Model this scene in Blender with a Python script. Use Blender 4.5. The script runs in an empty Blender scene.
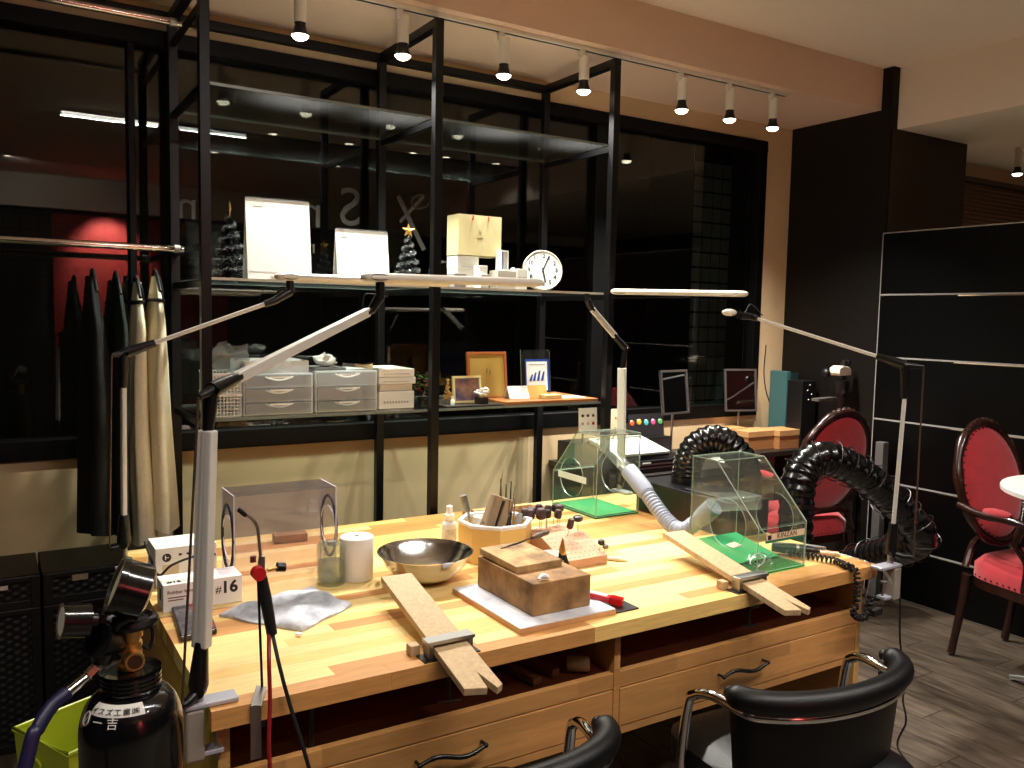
import bpy, math, random
from mathutils import Vector, Matrix
random.seed(7)
R = math.radians
scene = bpy.context.scene
COL = scene.collection

# ---------------------------------------------------------------- camera
F_PX, YAW, PITCH, ROLL, CAM_H = 844.859, 31.8707, 4.5921, 1.1602, 1.50
_cy, _sy, _cp, _sp = math.cos(R(YAW)), math.sin(R(YAW)), math.cos(R(PITCH)), math.sin(R(PITCH))
FWD = Vector((_sy*_cp, _cy*_cp, -_sp))
_r0 = Vector((_cy, -_sy, 0)); _u0 = _r0.cross(FWD)
_c, _s = math.cos(R(ROLL)), math.sin(R(ROLL))
RIGHT = _r0*_c + _u0*_s; UP = _u0*_c - _r0*_s
CAM = Vector((0, 0, CAM_H))
cam_data = bpy.data.cameras.new('camera')
cam_data.sensor_width = 36.0; cam_data.lens = F_PX*36.0/1024.0
cam_data.clip_start = 0.02; cam_data.clip_end = 200
cam = bpy.data.objects.new('camera', cam_data); COL.objects.link(cam)
_m = Matrix((RIGHT, UP, -FWD)).transposed().to_4x4(); _m.translation = CAM
cam.matrix_world = _m
scene.camera = cam

# ---------------------------------------------------------------- world, exposure
world = bpy.data.worlds.new('night_world'); scene.world = world
world.use_nodes = True
world.node_tree.nodes['Background'].inputs[0].default_value = (0.010, 0.010, 0.013, 1)
world.node_tree.nodes['Background'].inputs[1].default_value = 0.25
vs = scene.view_settings
vs.view_transform = 'Standard'; vs.look = 'None'; vs.gamma = 1.0; vs.use_curve_mapping = False
vs.exposure = 0.0
scene.cycles.transparent_max_bounces = 32
scene.cycles.max_bounces = 10

WARM = (1.0, 0.95, 0.875); NEUTRAL = (1.0, 0.955, 0.89)
SPOT_W, DOWN_W, TUBE_W = 114.0, 36.0, 32.0
Z_CEIL, Z_SOFFIT, Z_BEAM = 2.893, 2.67, 2.564
TUBE = ((0.468, 0.47), (1.746, 0.47))
DOWNLIGHTS = [(1.95, .49), (2.58, .49), (3.17, .47), (3.49, .47), (4.0, .47),
              (-.35, .47), (-1.1, .47), (1.74, -.59), (2.87, -.57), (3.61, -.49), (0.20, -2.0)]  # the two at negative x are added unseen, to light the bench's left side
TRACK_X = [0.976, 1.375, 1.826, 2.233, 2.806, 3.122, 3.429]
TRACK_Y = 3.05

def lamp_spot(name, loc, aim, watts, size_deg, blend, color, radius):
    d = bpy.data.lights.new(name, 'SPOT'); d.energy = watts; d.color = color
    d.spot_size = R(size_deg); d.spot_blend = blend; d.shadow_soft_size = radius
    o = bpy.data.objects.new(name, d); COL.objects.link(o); o.location = loc
    o.rotation_euler = (Vector(aim)-Vector(loc)).to_track_quat('-Z', 'Y').to_euler()
    return o

# large area light: the ceiling tube above the front of the bench
d = bpy.data.lights.new('tube_light', 'AREA'); d.energy = TUBE_W; d.color = (1.0, .95, .88)
d.shape = 'RECTANGLE'; d.size = TUBE[1][0]-TUBE[0][0]; d.size_y = .03
o = bpy.data.objects.new('tube_light', d); COL.objects.link(o)
o.location = ((TUBE[0][0]+TUBE[1][0])/2, .47, 2.835)

# ---------------------------------------------------------------- places: where a sight line meets a real plane
def _ray(x, y): return FWD + RIGHT*((x-512)/F_PX) - UP*((y-384)/F_PX)
def gz(x, y, z):
    d = _ray(x, y); return CAM + d*((z-CAM_H)/d.z)
def gy(x, y, Y):
    d = _ray(x, y); return CAM + d*(Y/d.y)
def gx(x, y, X):
    d = _ray(x, y); return CAM + d*(X/d.x)

# ---------------------------------------------------------------- materials
def lin(c):
    out = []
    for v in c:
        v = v/255.0
        out.append(v/12.92 if v <= .04045 else ((v+.055)/1.055)**2.4)
    return (*out, 1.0)
MATS = {}
def M(name, c=(128,128,128), rough=.5, metal=0.0, var=0.0, scale=8.0, stretch=(1,1,1), c2=None, bump=0.0,
      coat=0.0, rnd=0.0, emit=0.0, spec=.5, trans=0.0, alpha=None, sheen=0.0, detail=4.0):
    """procedural principled material: noise mixes c and c2, Object Info random shifts value by rnd"""
    if name in MATS: return MATS[name]
    m = bpy.data.materials.new(name); m.use_nodes = True
    nt = m.node_tree; b = nt.nodes['Principled BSDF']
    b.inputs['Roughness'].default_value = rough; b.inputs['Metallic'].default_value = metal
    b.inputs['Specular IOR Level'].default_value = spec
    b.inputs['Coat Weight'].default_value = coat; b.inputs['Coat Roughness'].default_value = .12
    b.inputs['Transmission Weight'].default_value = trans
    b.inputs['Sheen Weight'].default_value = sheen
    base = lin(c)
    b.inputs['Base Color'].default_value = base
    if alpha is not None: b.inputs['Alpha'].default_value = alpha
    if emit:
        b.inputs['Emission Color'].default_value = base; b.inputs['Emission Strength'].default_value = emit
    src = None
    if var or bump or c2:
        tc = nt.nodes.new('ShaderNodeTexCoord'); mp = nt.nodes.new('ShaderNodeMapping')
        mp.inputs['Scale'].default_value = stretch
        nt.links.new(tc.outputs['Object'], mp.inputs['Vector'])
        vec = mp.outputs['Vector']
        if rnd:
            oi = nt.nodes.new('ShaderNodeObjectInfo'); ad = nt.nodes.new('ShaderNodeVectorMath'); ad.operation = 'ADD'
            mu = nt.nodes.new('ShaderNodeMath'); mu.operation = 'MULTIPLY'; mu.inputs[1].default_value = 37.0
            nt.links.new(oi.outputs['Random'], mu.inputs[0]); nt.links.new(vec, ad.inputs[0]); nt.links.new(mu.outputs[0], ad.inputs[1])
            vec = ad.outputs[0]
        n = nt.nodes.new('ShaderNodeTexNoise'); n.inputs['Scale'].default_value = scale
        n.inputs['Detail'].default_value = detail; n.inputs['Roughness'].default_value = .6
        nt.links.new(vec, n.inputs['Vector'])
        mx = nt.nodes.new('ShaderNodeMix'); mx.data_type = 'RGBA'
        hi = lin(c2) if c2 else tuple(min(1, v*(1+var)) for v in base[:3]) + (1,)
        lo = base if c2 else tuple(v*(1-var) for v in base[:3]) + (1,)
        cr = nt.nodes.new('ShaderNodeMapRange'); cr.inputs[1].default_value = .32; cr.inputs[2].default_value = .68
        nt.links.new(n.outputs['Fac'], cr.inputs[0]); nt.links.new(cr.outputs[0], mx.inputs[0])
        mx.inputs[6].default_value = lo; mx.inputs[7].default_value = hi
        src = mx.outputs[2]
        if bump:
            bp = nt.nodes.new('ShaderNodeBump'); bp.inputs['Strength'].default_value = bump; bp.inputs['Distance'].default_value = .004
            nt.links.new(n.outputs['Fac'], bp.inputs['Height']); nt.links.new(bp.outputs[0], b.inputs['Normal'])
    if rnd:
        oi2 = nt.nodes.new('ShaderNodeObjectInfo'); mr = nt.nodes.new('ShaderNodeMapRange')
        mr.inputs[3].default_value = 1-rnd; mr.inputs[4].default_value = 1+rnd
        hs = nt.nodes.new('ShaderNodeHueSaturation'); hs.inputs['Color'].default_value = base
        nt.links.new(oi2.outputs['Random'], mr.inputs[0]); nt.links.new(mr.outputs[0], hs.inputs['Value'])
        if src: nt.links.new(src, hs.inputs['Color'])
        src = hs.outputs[0]
    if src: nt.links.new(src, b.inputs['Base Color'])
    MATS[name] = m; return m

def clear(name, tint=(245,248,244), ior=1.49, haze=0.0, hazec=(255,255,255), rough=0.0):
    """thin clear sheet: transparent with Fresnel gloss, optional milky share"""
    if name in MATS: return MATS[name]
    m = bpy.data.materials.new(name); m.use_nodes = True; nt = m.node_tree
    nt.nodes.remove(nt.nodes['Principled BSDF']); out = nt.nodes['Material Output']
    t = nt.nodes.new('ShaderNodeBsdfTransparent'); t.inputs[0].default_value = lin(tint)
    g = nt.nodes.new('ShaderNodeBsdfGlossy'); g.inputs['Roughness'].default_value = rough
    # Schlick reflectance, the same from both sides of the thin sheet
    lw = nt.nodes.new('ShaderNodeLayerWeight'); pw5 = nt.nodes.new('ShaderNodeMath'); pw5.operation = 'POWER'; pw5.inputs[1].default_value = 5.0
    f0 = ((ior-1)/(ior+1))**2
    fr = nt.nodes.new('ShaderNodeMath'); fr.operation = 'MULTIPLY_ADD'; fr.inputs[1].default_value = (1-f0)*.8; fr.inputs[2].default_value = f0
    nt.links.new(lw.outputs['Facing'], pw5.inputs[0]); nt.links.new(pw5.outputs[0], fr.inputs[0])
    mx = nt.nodes.new('ShaderNodeMixShader')
    nt.links.new(fr.outputs[0], mx.inputs[0]); nt.links.new(t.outputs[0], mx.inputs[1]); nt.links.new(g.outputs[0], mx.inputs[2])
    last = mx
    if haze:
        dd = nt.nodes.new('ShaderNodeBsdfDiffuse'); dd.inputs[0].default_value = lin(hazec)
        tl = nt.nodes.new('ShaderNodeBsdfTranslucent'); tl.inputs[0].default_value = lin(hazec)
        m2 = nt.nodes.new('ShaderNodeMixShader'); m2.inputs[0].default_value = .4
        nt.links.new(dd.outputs[0], m2.inputs[1]); nt.links.new(tl.outputs[0], m2.inputs[2])
        m3 = nt.nodes.new('ShaderNodeMixShader'); m3.inputs[0].default_value = haze
        nt.links.new(mx.outputs[0], m3.inputs[1]); nt.links.new(m2.outputs[0], m3.inputs[2]); last = m3
    nt.links.new(last.outputs[0], out.inputs[0])
    MATS[name] = m; return m

# ---------------------------------------------------------------- mesh building
def frame_from(d):
    d = Vector(d).normalized()
    a = Vector((0,0,1)) if abs(d.z) < .95 else Vector((1,0,0))
    x = d.cross(a).normalized(); y = x.cross(d).normalized()
    return x, y, d
class MB:
    def __init__(s): s.v = []; s.f = []; s.m = []
    def add(s, vs, fs, m=0):
        k = len(s.v); s.v += [Vector(p) for p in vs]
        for f in fs: s.f.append([i+k for i in f]); s.m.append(m)
        return s
    def box(s, lo, hi, m=0):
        x0,y0,z0 = lo; x1,y1,z1 = hi
        return s.add([(x0,y0,z0),(x1,y0,z0),(x1,y1,z0),(x0,y1,z0),(x0,y0,z1),(x1,y0,z1),(x1,y1,z1),(x0,y1,z1)],
                     [(0,3,2,1),(4,5,6,7),(0,1,5,4),(1,2,6,5),(2,3,7,6),(3,0,4,7)], m)
    def obox(s, c, size, rot=None, m=0):
        a,b,c2 = size[0]/2,size[1]/2,size[2]/2; Mx = rot if rot is not None else Matrix.Identity(3)
        vs = [Vector(c)+Mx@Vector(p) for p in ((-a,-b,-c2),(a,-b,-c2),(a,b,-c2),(-a,b,-c2),(-a,-b,c2),(a,-b,c2),(a,b,c2),(-a,b,c2))]
        return s.add(vs, [(0,3,2,1),(4,5,6,7),(0,1,5,4),(1,2,6,5),(2,3,7,6),(3,0,4,7)], m)
    def bar(s, p0, p1, w, h, up=(0,0,1), m=0, w1=None, h1=None):
        p0,p1 = Vector(p0),Vector(p1); d = (p1-p0).normalized(); u = Vector(up)
        x = d.cross(u)
        if x.length < 1e-4: x = d.cross(Vector((1,0,0)))
        x.normalize(); y = x.cross(d).normalized()
        w1 = w if w1 is None else w1; h1 = h if h1 is None else h1
        vs = []
        for p,a,b in ((p0,w/2,h/2),(p1,w1/2,h1/2)):
            vs += [p-x*a-y*b, p+x*a-y*b, p+x*a+y*b, p-x*a+y*b]
        return s.add(vs, [(0,1,2,3),(7,6,5,4),(0,4,5,1),(1,5,6,2),(2,6,7,3),(3,7,4,0)], m)
    def cyl(s, p0, p1, r0, r1=None, n=16, m=0, caps=True):
        p0,p1 = Vector(p0),Vector(p1); r1 = r0 if r1 is None else r1
        x,y,d = frame_from(p1-p0); vs = []
        for p,r in ((p0,r0),(p1,r1)):
            for i in range(n):
                a = 2*math.pi*i/n; vs.append(p+(x*math.cos(a)+y*math.sin(a))*r)
        fs = [(i,(i+1)%n,n+(i+1)%n,n+i) for i in range(n)]
        if caps: fs += [tuple(reversed(range(n))), tuple(range(n,2*n))]
        return s.add(vs, fs, m)
    def tube(s, pts, r, n=8, m=0, closed=False, caps=True):
        pts = [Vector(p) for p in pts]; k = len(pts)
        rs = r if isinstance(r,(list,tuple)) else [r]*k
        vs = []; prev = None
        for i,p in enumerate(pts):
            a = pts[i-1] if (i>0 or closed) else p; b = pts[(i+1)%k] if (i<k-1 or closed) else p
            d = (b-a).normalized()
            if prev is None: x,y,_ = frame_from(d)
            else:
                x = prev-d*prev.dot(d)
                if x.length < 1e-6: x,_,_ = frame_from(d)
                x.normalize(); y = d.cross(x)
            y = d.cross(x); prev = x
            for j in range(n):
                t = 2*math.pi*j/n; vs.append(p+(x*math.cos(t)+y*math.sin(t))*rs[i])
        fs = []
        for i in range(k if closed else k-1):
            i2 = (i+1)%k
            for j in range(n): fs.append((i*n+j,i*n+(j+1)%n,i2*n+(j+1)%n,i2*n+j))
        if caps and not closed: fs += [tuple(reversed(range(n))), tuple(range((k-1)*n,k*n))]
        return s.add(vs, fs, m)
    def lathe(s, prof, c=(0,0,0), n=24, m=0, axis=None, closed=False):
        c = Vector(c)
        if axis is None: x,y,d = Vector((1,0,0)),Vector((0,1,0)),Vector((0,0,1))
        else: x,y,d = frame_from(axis)
        vs = []
        for r,z in prof:
            for i in range(n):
                a = 2*math.pi*i/n; vs.append(c+(x*math.cos(a)+y*math.sin(a))*r+d*z)
        fs = []; k = len(prof)
        for i in range(k if closed else k-1):
            i2 = (i+1)%k
            for j in range(n): fs.append((i*n+j,i*n+(j+1)%n,i2*n+(j+1)%n,i2*n+j))
        if not closed:
            if prof[0][0] > 1e-6: fs.append(tuple(reversed(range(n))))
            if prof[-1][0] > 1e-6: fs.append(tuple(range((k-1)*n,k*n)))
        return s.add(vs, fs, m)
    def prism(s, poly, o, xd, yd, nd, t, m=0, me=None):
        """polygon (2-D) in the plane o + x*xd + y*yd, thickened by t along nd; me = material of the rim"""
        o,xd,yd,nd = Vector(o),Vector(xd),Vector(yd),Vector(nd); n = len(poly)
        vs = [o+xd*a+yd*b for a,b in poly]+[o+xd*a+yd*b+nd*t for a,b in poly]
        s.add(vs, [tuple(reversed(range(n))), tuple(range(n,2*n))], m)
        k = len(s.v)-2*n; me = m if me is None else me
        for i in range(n):
            s.f.append([k+i,k+(i+1)%n,k+n+(i+1)%n,k+n+i]); s.m.append(me)
        return s
    def holed(s, poly, hc, hr, o, xd, yd, nd, t, m=0, me=None, n=40):
        """convex polygon sheet with a round hole"""
        o,xd,yd,nd = Vector(o),Vector(xd),Vector(yd),Vector(nd); me = m if me is None else me
        angs = sorted([2*math.pi*i/n for i in range(n)]+[math.atan2(b-hc[1],a-hc[0])%(2*math.pi) for a,b in poly])
        ou = []; inn = []
        for a in angs:
            dx,dy = math.cos(a),math.sin(a); best = None
            for i in range(len(poly)):
                (x0,y0),(x1,y1) = poly[i],poly[(i+1)%len(poly)]
                ex,ey = x1-x0,y1-y0; den = dx*ey-dy*ex
                if abs(den) < 1e-12: continue
                tt = ((x0-hc[0])*ey-(y0-hc[1])*ex)/den; uu = ((x0-hc[0])*dy-(y0-hc[1])*dx)/den
                if tt > 0 and -1e-6 <= uu <= 1+1e-6 and (best is None or tt < best): best = tt
            ou.append((hc[0]+dx*best, hc[1]+dy*best)); inn.append((hc[0]+dx*hr, hc[1]+dy*hr))
        k = len(angs); P = lambda q,z: o+xd*q[0]+yd*q[1]+nd*z
        vs = [P(q,0) for q in ou]+[P(q,0) for q in inn]+[P(q,t) for q in ou]+[P(q,t) for q in inn]
        b = len(s.v); s.v += vs
        for i in range(k):
            j = (i+1)%k
            for f,mm in (((i,k+i,k+j,j),m),((2*k+i,2*k+j,3*k+j,3*k+i),m),((i,j,2*k+j,2*k+i),me),((k+i,3*k+i,3*k+j,k+j),me)):
                s.f.append([b+q for q in f]); s.m.append(mm)
        return s
    def sphere(s, c, r, n=14, m=0, sc=(1,1,1)):
        prof = [(math.sin(math.pi*i/(n//2))*r, -math.cos(math.pi*i/(n//2))*r) for i in range(n//2+1)]
        k = len(s.v); s.lathe(prof, (0,0,0), n, m)
        for i in range(k, len(s.v)):
            p = s.v[i]; s.v[i] = Vector((p.x*sc[0]+c[0], p.y*sc[1]+c[1], p.z*sc[2]+c[2]))
        return s
    def grid(s, fn, nu, nv, m=0, closeu=False):
        vs = [fn(i/(nu if closeu else nu-1), j/(nv-1)) for i in range(nu) for j in range(nv)]
        fs = []
        for i in range(nu if closeu else nu-1):
            i2 = (i+1)%nu
            for j in range(nv-1): fs.append((i*nv+j,i2*nv+j,i2*nv+j+1,i*nv+j+1))
        return s.add(vs, fs, m)
    def build(s, name, mats, parent=None, bevel=0.0, smooth=None, local=False, seg=2):
        me = bpy.data.meshes.new(name)
        off = Vector((0,0,0))
        if not local and parent is not None:
            q = parent
            while q is not None: off = off+q.location; q = q.parent
        elif not local and parent is None:
            pass
        me.from_pydata([tuple(p-off) for p in s.v], [], s.f)
        if not isinstance(mats,(list,tuple)): mats = [mats]
        for mt in mats: me.materials.append(mt)
        if len(mats) > 1:
            me.polygons.foreach_set('material_index', s.m)
        me.update()
        import bmesh
        bm = bmesh.new(); bm.from_mesh(me)
        bmesh.ops.remove_doubles(bm, verts=bm.verts, dist=1e-6)
        bmesh.ops.recalc_face_normals(bm, faces=bm.faces); bm.to_mesh(me); bm.free()
        if smooth:
            me.polygons.foreach_set('use_smooth', [True]*len(me.polygons))
            me.set_sharp_from_angle(angle=R(smooth if smooth is not True else 40))
        o = bpy.data.objects.new(name, me); COL.objects.link(o)
        if parent is not None: o.parent = parent
        if bevel:
            md = o.modifiers.new('bevel', 'BEVEL'); md.width = bevel; md.segments = seg; md.limit_method = 'ANGLE'; md.angle_limit = R(40)
        return o
def tag(o, label, cat, group=None):
    o['label'] = label; o['category'] = cat
    if group: o['group'] = group
    return o
def struct(o, label=None):
    o['kind'] = 'structure'
    if label: o['label'] = label
    return o
def thing(name, label, cat, loc=(0,0,0), rz=0.0, group=None):
    o = bpy.data.objects.new(name, None); COL.objects.link(o); o.empty_display_size = .05
    o.location = loc; o.rotation_euler = (0,0,rz)
    return tag(o, label, cat, group)
def rebase(o):
    """put the origin of a single-mesh thing at the middle of its base"""
    me = o.data; xs = [v.co.x for v in me.vertices]; ys = [v.co.y for v in me.vertices]; zs = [v.co.z for v in me.vertices]
    c = Vector(((min(xs)+max(xs))/2, (min(ys)+max(ys))/2, min(zs)))
    me.transform(Matrix.Translation(-c)); o.location = o.location + c
    return o
def copy_tree(o, parent=None):
    c = o.copy(); COL.objects.link(c)
    if parent is not None: c.parent = parent
    for ch in o.children: copy_tree(ch, c)
    return c
def text(body, size, o, xd, yd, mat, parent=None, name='lettering', ex=.0004, align='CENTER', local=False, space=1.0, sx=1.0, bold=0.0):
    cu = bpy.data.curves.new('t', 'FONT'); cu.body = body; cu.size = size; cu.extrude = ex; cu.resolution_u = 3
    cu.align_x = align; cu.align_y = 'CENTER'; cu.space_character = space; cu.offset = size*bold
    to = bpy.data.objects.new('t', cu); COL.objects.link(to)
    dg = bpy.context.evaluated_depsgraph_get(); me = bpy.data.meshes.new_from_object(to.evaluated_get(dg))
    bpy.data.objects.remove(to); bpy.data.curves.remove(cu)
    xd,yd = Vector(xd).normalized(),Vector(yd).normalized(); nd = xd.cross(yd)
    mx = Matrix((xd*sx,yd,nd)).transposed().to_4x4(); off = Vector((0,0,0))
    if parent is not None and not local:
        q = parent
        while q is not None: off = off+q.location; q = q.parent
    mx.translation = Vector(o)-off
    me.transform(mx); me.materials.clear(); me.materials.append(mat)
    ob = bpy.data.objects.new(name, me); COL.objects.link(ob)
    if parent is not None: ob.parent = parent
    return ob
def catmull(pts, n=8, closed=False):
    pts = [Vector(p) for p in pts]; k = len(pts); out = []
    for i in range(k if closed else k-1):
        p1,p2 = pts[i],pts[(i+1)%k]
        p0 = pts[i-1] if (i>0 or closed) else p1*2-p2
        p3 = pts[(i+2)%k] if (i+2<k or closed) else p2*2-p1
        for j in range(n):
            t = j/n
            out.append(.5*((2*p1)+(p2-p0)*t+(2*p0-5*p1+4*p2-p3)*t*t+(-p0+3*p1-3*p2+p3)*t**3))
    if not closed: out.append(pts[-1])
    return out
X_,Y_,Z_ = Vector((1,0,0)),Vector((0,1,0)),Vector((0,0,1))
def rotz(a): return Matrix.Rotation(a,3,'Z')

# ---- material set
m_black = M('black_powder_coat', (4,4,5), .40, spec=.35)
m_frame = M('black_window_frame', (3,3,3), .5, spec=.2)
m_wall = M('cream_wall_paint', (212,184,142), .85, var=.07, scale=2.2)
m_ceil = M('ceiling_paint', (236,222,204), .9)
m_fascia = M('fascia_paint', (226,196,172), .9)
m_brown = M('dark_brown_laminate', (16,11,7), .55, var=.12, scale=3, stretch=(1,1,14), spec=.25)
m_part = M('black_partition_laminate', (2,2,2), .4, spec=.2)
m_silver = M('silver_aluminium', (196,196,194), .32, 1.0)
m_alu = M('pale_aluminium', (222,218,208), .42, .2)
m_chrome = M('chrome', (225,225,225), .08, 1.0)
m_steel = M('dull_steel', (172,170,166), .35, 1.0)
m_darksteel = M('dark_steel', (70,68,66), .35, 1.0)
m_brass = M('brass', (226,182,110), .38, 1.0)
m_white = M('white_plastic', (236,234,228), .4)
m_whitepaint = M('white_lamp_paint', (232,226,212), .45)
m_paper = M('white_paper', (244,243,240), .8)
m_blackpl = M('black_plastic', (9,9,10), .35)
m_rubber = M('black_rubber', (8,8,9), .6)
m_leather = M('black_leather', (6,6,7), .42, spec=.35, bump=.15, scale=160)
m_red = M('red_velvet', (176,34,44), .85, var=.12, scale=20, sheen=.4)
m_mahog = M('dark_mahogany', (42,18,12), .25, coat=.4, var=.3, scale=10)
m_edge = M('acrylic_edge', (160,178,160), .2, spec=.6)
m_green = M('green_felt', (30,150,88), .8, var=.06, scale=30)
m_glass = clear('window_glass', (236,240,236), 1.62)
m_acryl = clear('clear_acrylic', (246,249,245), 1.45, haze=.015)
m_lilac = clear('lilac_clear_plastic', (246,243,248), 1.45, haze=.014, hazec=(226,220,236))
m_milky = clear('milky_plastic', (238,240,242), 1.45, haze=.68, hazec=(250,250,250), rough=.15)
m_bulb = M('lit_bulb', (255,240,214), emit=14.0)
m_tube = M('lit_tube', (255,250,240), emit=9.0)
# ================================================================= the setting
Y_WALL, Y_GLASS = 3.59, 3.63
X_COL, Y_COLF, X_COLR = 4.215, 2.92, 4.94
X_BEAM = 4.27
XL, XR, YB = -2.0, 8.2, -3.2

m_grout = M('floor_grout', (104,96,84), .8)
m_plank = M('wood_look_plank_tile', (58,50,42), .40, c2=(100,87,73), scale=5, stretch=(9,1.3,1), rnd=.16, bump=.04, detail=8)
fl = MB().box((XL,YB,-.06),(XR,Y_WALL,-.004)).build('floor', m_grout); struct(fl)
PW, PL, GAP = .15, .90, .0035
base_me = None
row = 0; x = -.6
while x < 5.2:
    off = (row*.37) % 1.0
    y = -.1 - off*PL
    while y < Y_WALL-.02:
        y0 = max(y, -.1); y1 = min(y+PL, Y_WALL)
        if y1-y0 > .06:
            if base_me is not None and abs((y1-y0)-PL) < 1e-6:
                o = bpy.data.objects.new('plank', base_me); COL.objects.link(o)
            else:
                o = MB().box((GAP/2, GAP/2, -.006),(PW-GAP/2, (y1-y0)-GAP/2, 0)).build('plank', m_plank, local=True)
                if abs((y1-y0)-PL) < 1e-6: base_me = o.data
            o.parent = fl; o.location = (x, y0, 0)
        y += PL
    x += PW; row += 1

WX1, WZ0, WZ1 = 3.99, .927, 2.57
w = MB()
w.box((XL,Y_WALL,0),(X_COL,Y_WALL+.12,WZ0)); w.box((XL,Y_WALL,WZ1),(X_COL,Y_WALL+.12,Z_SOFFIT)); w.box((WX1,Y_WALL,WZ0),(X_COL,Y_WALL+.12,WZ1))
struct(w.build('wall_back', m_wall))
# window
wn = MB(); yf0, yf1 = Y_WALL-.015, Y_WALL+.07
wn.box((XL,yf0,WZ0),(WX1,yf1,WZ0+.075)); wn.box((XL,yf0,WZ1-.06),(WX1,yf1,WZ1)); wn.box((WX1-.055,yf0,WZ0+.075),(WX1,yf1,WZ1-.06))
win = struct(wn.build('window_1', m_frame, bevel=.003))
for a,b in ((.478,.502),(2.72,2.80)):  # left bar is no mullion: it stands in for a dark reflection
    MB().box((a,yf0+.012,WZ0+.075),(b,yf1-.01,WZ1-.06)).build('mullion', m_frame, win, bevel=.002)
for a,b in ((XL,.478),(.502,2.72),(2.80,WX1-.055)):
    MB().box((a,Y_GLASS-.003,WZ0+.075),(b,Y_GLASS+.003,WZ1-.06)).build('pane', m_glass, win)
# black bottom ledge under the left part, as a dark baseboard
struct(MB().box((XL,Y_WALL-.014,0),(X_COL,Y_WALL,.09)).build('baseboard_back', m_frame, bevel=.003))
# ceilings
struct(MB().box((XL,YB,Z_CEIL),(X_BEAM+.02,2.99,Z_CEIL+.1)).build('ceiling', m_ceil))
struct(MB().box((XL,2.986,Z_SOFFIT),(X_COL,Y_WALL+.12,Z_CEIL+.05),0).build('trim_1', m_fascia))
struct(MB().box((X_BEAM,YB,Z_BEAM),(X_COLR,Y_COLF,Z_CEIL+.1)).build('trim_2', m_ceil))
Z_ALC = gy(961,160,3.56).z
struct(MB().box((X_COLR,YB,Z_ALC),(8.2,3.72,Z_CEIL+.1)).build('trim_3', m_ceil))
# pillar clad in dark brown
struct(MB().box((X_COL,Y_COLF,0),(X_COLR,Y_WALL+.3,Z_CEIL+.05)).build('wall_pillar', m_brown))
struct(MB().box((X_COL+.012,Y_COLF-.006,0),(X_COLR,Y_COLF-.0005,Z_BEAM-.001)).build('trim_5', M('brown_cladding',(52,41,26),.6,var=.1,scale=3,stretch=(14,1,1),spec=.3)))  # thin sheet turning the pillar's front face a lighter brown
# far alcove wall behind the pillar with a blind
struct(MB().box((X_COLR,3.60,0),(8.2,3.72,Z_ALC)).build('wall_alcove', M('alcove_wall_paint',(214,184,148),.85)))
bl = thing('window_blind', 'dark brown slatted blind high on the wall behind the black partition', 'blind', (6.6,3.56,1.6))
ZBL = gy(962,176,3.56).z
MB().box((5.4,3.53,ZBL-.035),(7.8,3.59,ZBL)).build('head_rail', M('blind_rail',(70,48,34),.5), bl)
ms = M('blind_slat',(104,76,54),.5)
me0 = None
for i in range(24):
    z = ZBL-.055-i*.030
    if me0 is None:
        b = MB(); b.obox((0,0,0),(2.4,.030,.003),Matrix.Rotation(R(32),3,'X')); so = b.build('slat', ms, local=True); me0 = so.data
    else:
        so = bpy.data.objects.new('slat', me0); COL.objects.link(so)
    so.parent = bl; so.location = (0,-.005,z-1.6)
# side, rear and right walls of the room (seen only in the glass)
m_redwall = M('red_wall', (150,24,16), .7)
m_rear = M('dark_rear_wall', (22,17,14), .8)
struct(MB().box((XL-.1,YB-.1,0),(XL,Y_WALL,Z_CEIL+.1)).build('wall_left', m_rear))
struct(MB().box((XL,YB-.1,0),(XR,YB,Z_CEIL+.1)).build('wall_rear', m_rear))
struct(MB().box((8.2,YB,0),(8.3,3.72,Z_CEIL+.1)).build('wall_right', m_rear))
tag(rebase(MB().box((.62,YB+.002,.3),(2.45,YB+.05,2.50)).build('red_wall_panel', m_redwall, bevel=.004)), 'red wall panel mirrored in the left window pane', 'wall panel')
struct(MB().box((XL,YB,2.55),(XR,YB+.12,Z_CEIL)).build('trim_4', m_ceil))

# ---- partition of black boards with silver joints
X_P = 4.185
pt = thing('partition_screen', 'tall black partition of wide boards with thin silver joints behind the red chair', 'partition', (X_P,2.0,0))
zt = gx(884,233,X_P).z; sp = .342
m_joint = M('silver_joint', (176,174,168), .45, .3)
for i in range(6):
    z1 = zt-i*sp; z0 = max(z1-sp+.010, .012)
    MB().box((X_P,1.05,z0),(X_P+.028,2.908,z1-.005)).build('board', m_part, pt)
    if z0 > .02: MB().box((X_P-.002,1.05,z0-.010+.001),(X_P+.026,2.908,z0-.0005)).build('joint_strip', m_joint, pt)
MB().box((X_P-.002,1.045,zt-.005),(X_P+.03,2.912,zt+.001)).build('top_trim', m_joint, pt)
MB().box((X_P-.002,2.908,0.0),(X_P+.03,2.913,zt-.005)).build('end_trim', m_joint, pt)

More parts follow.
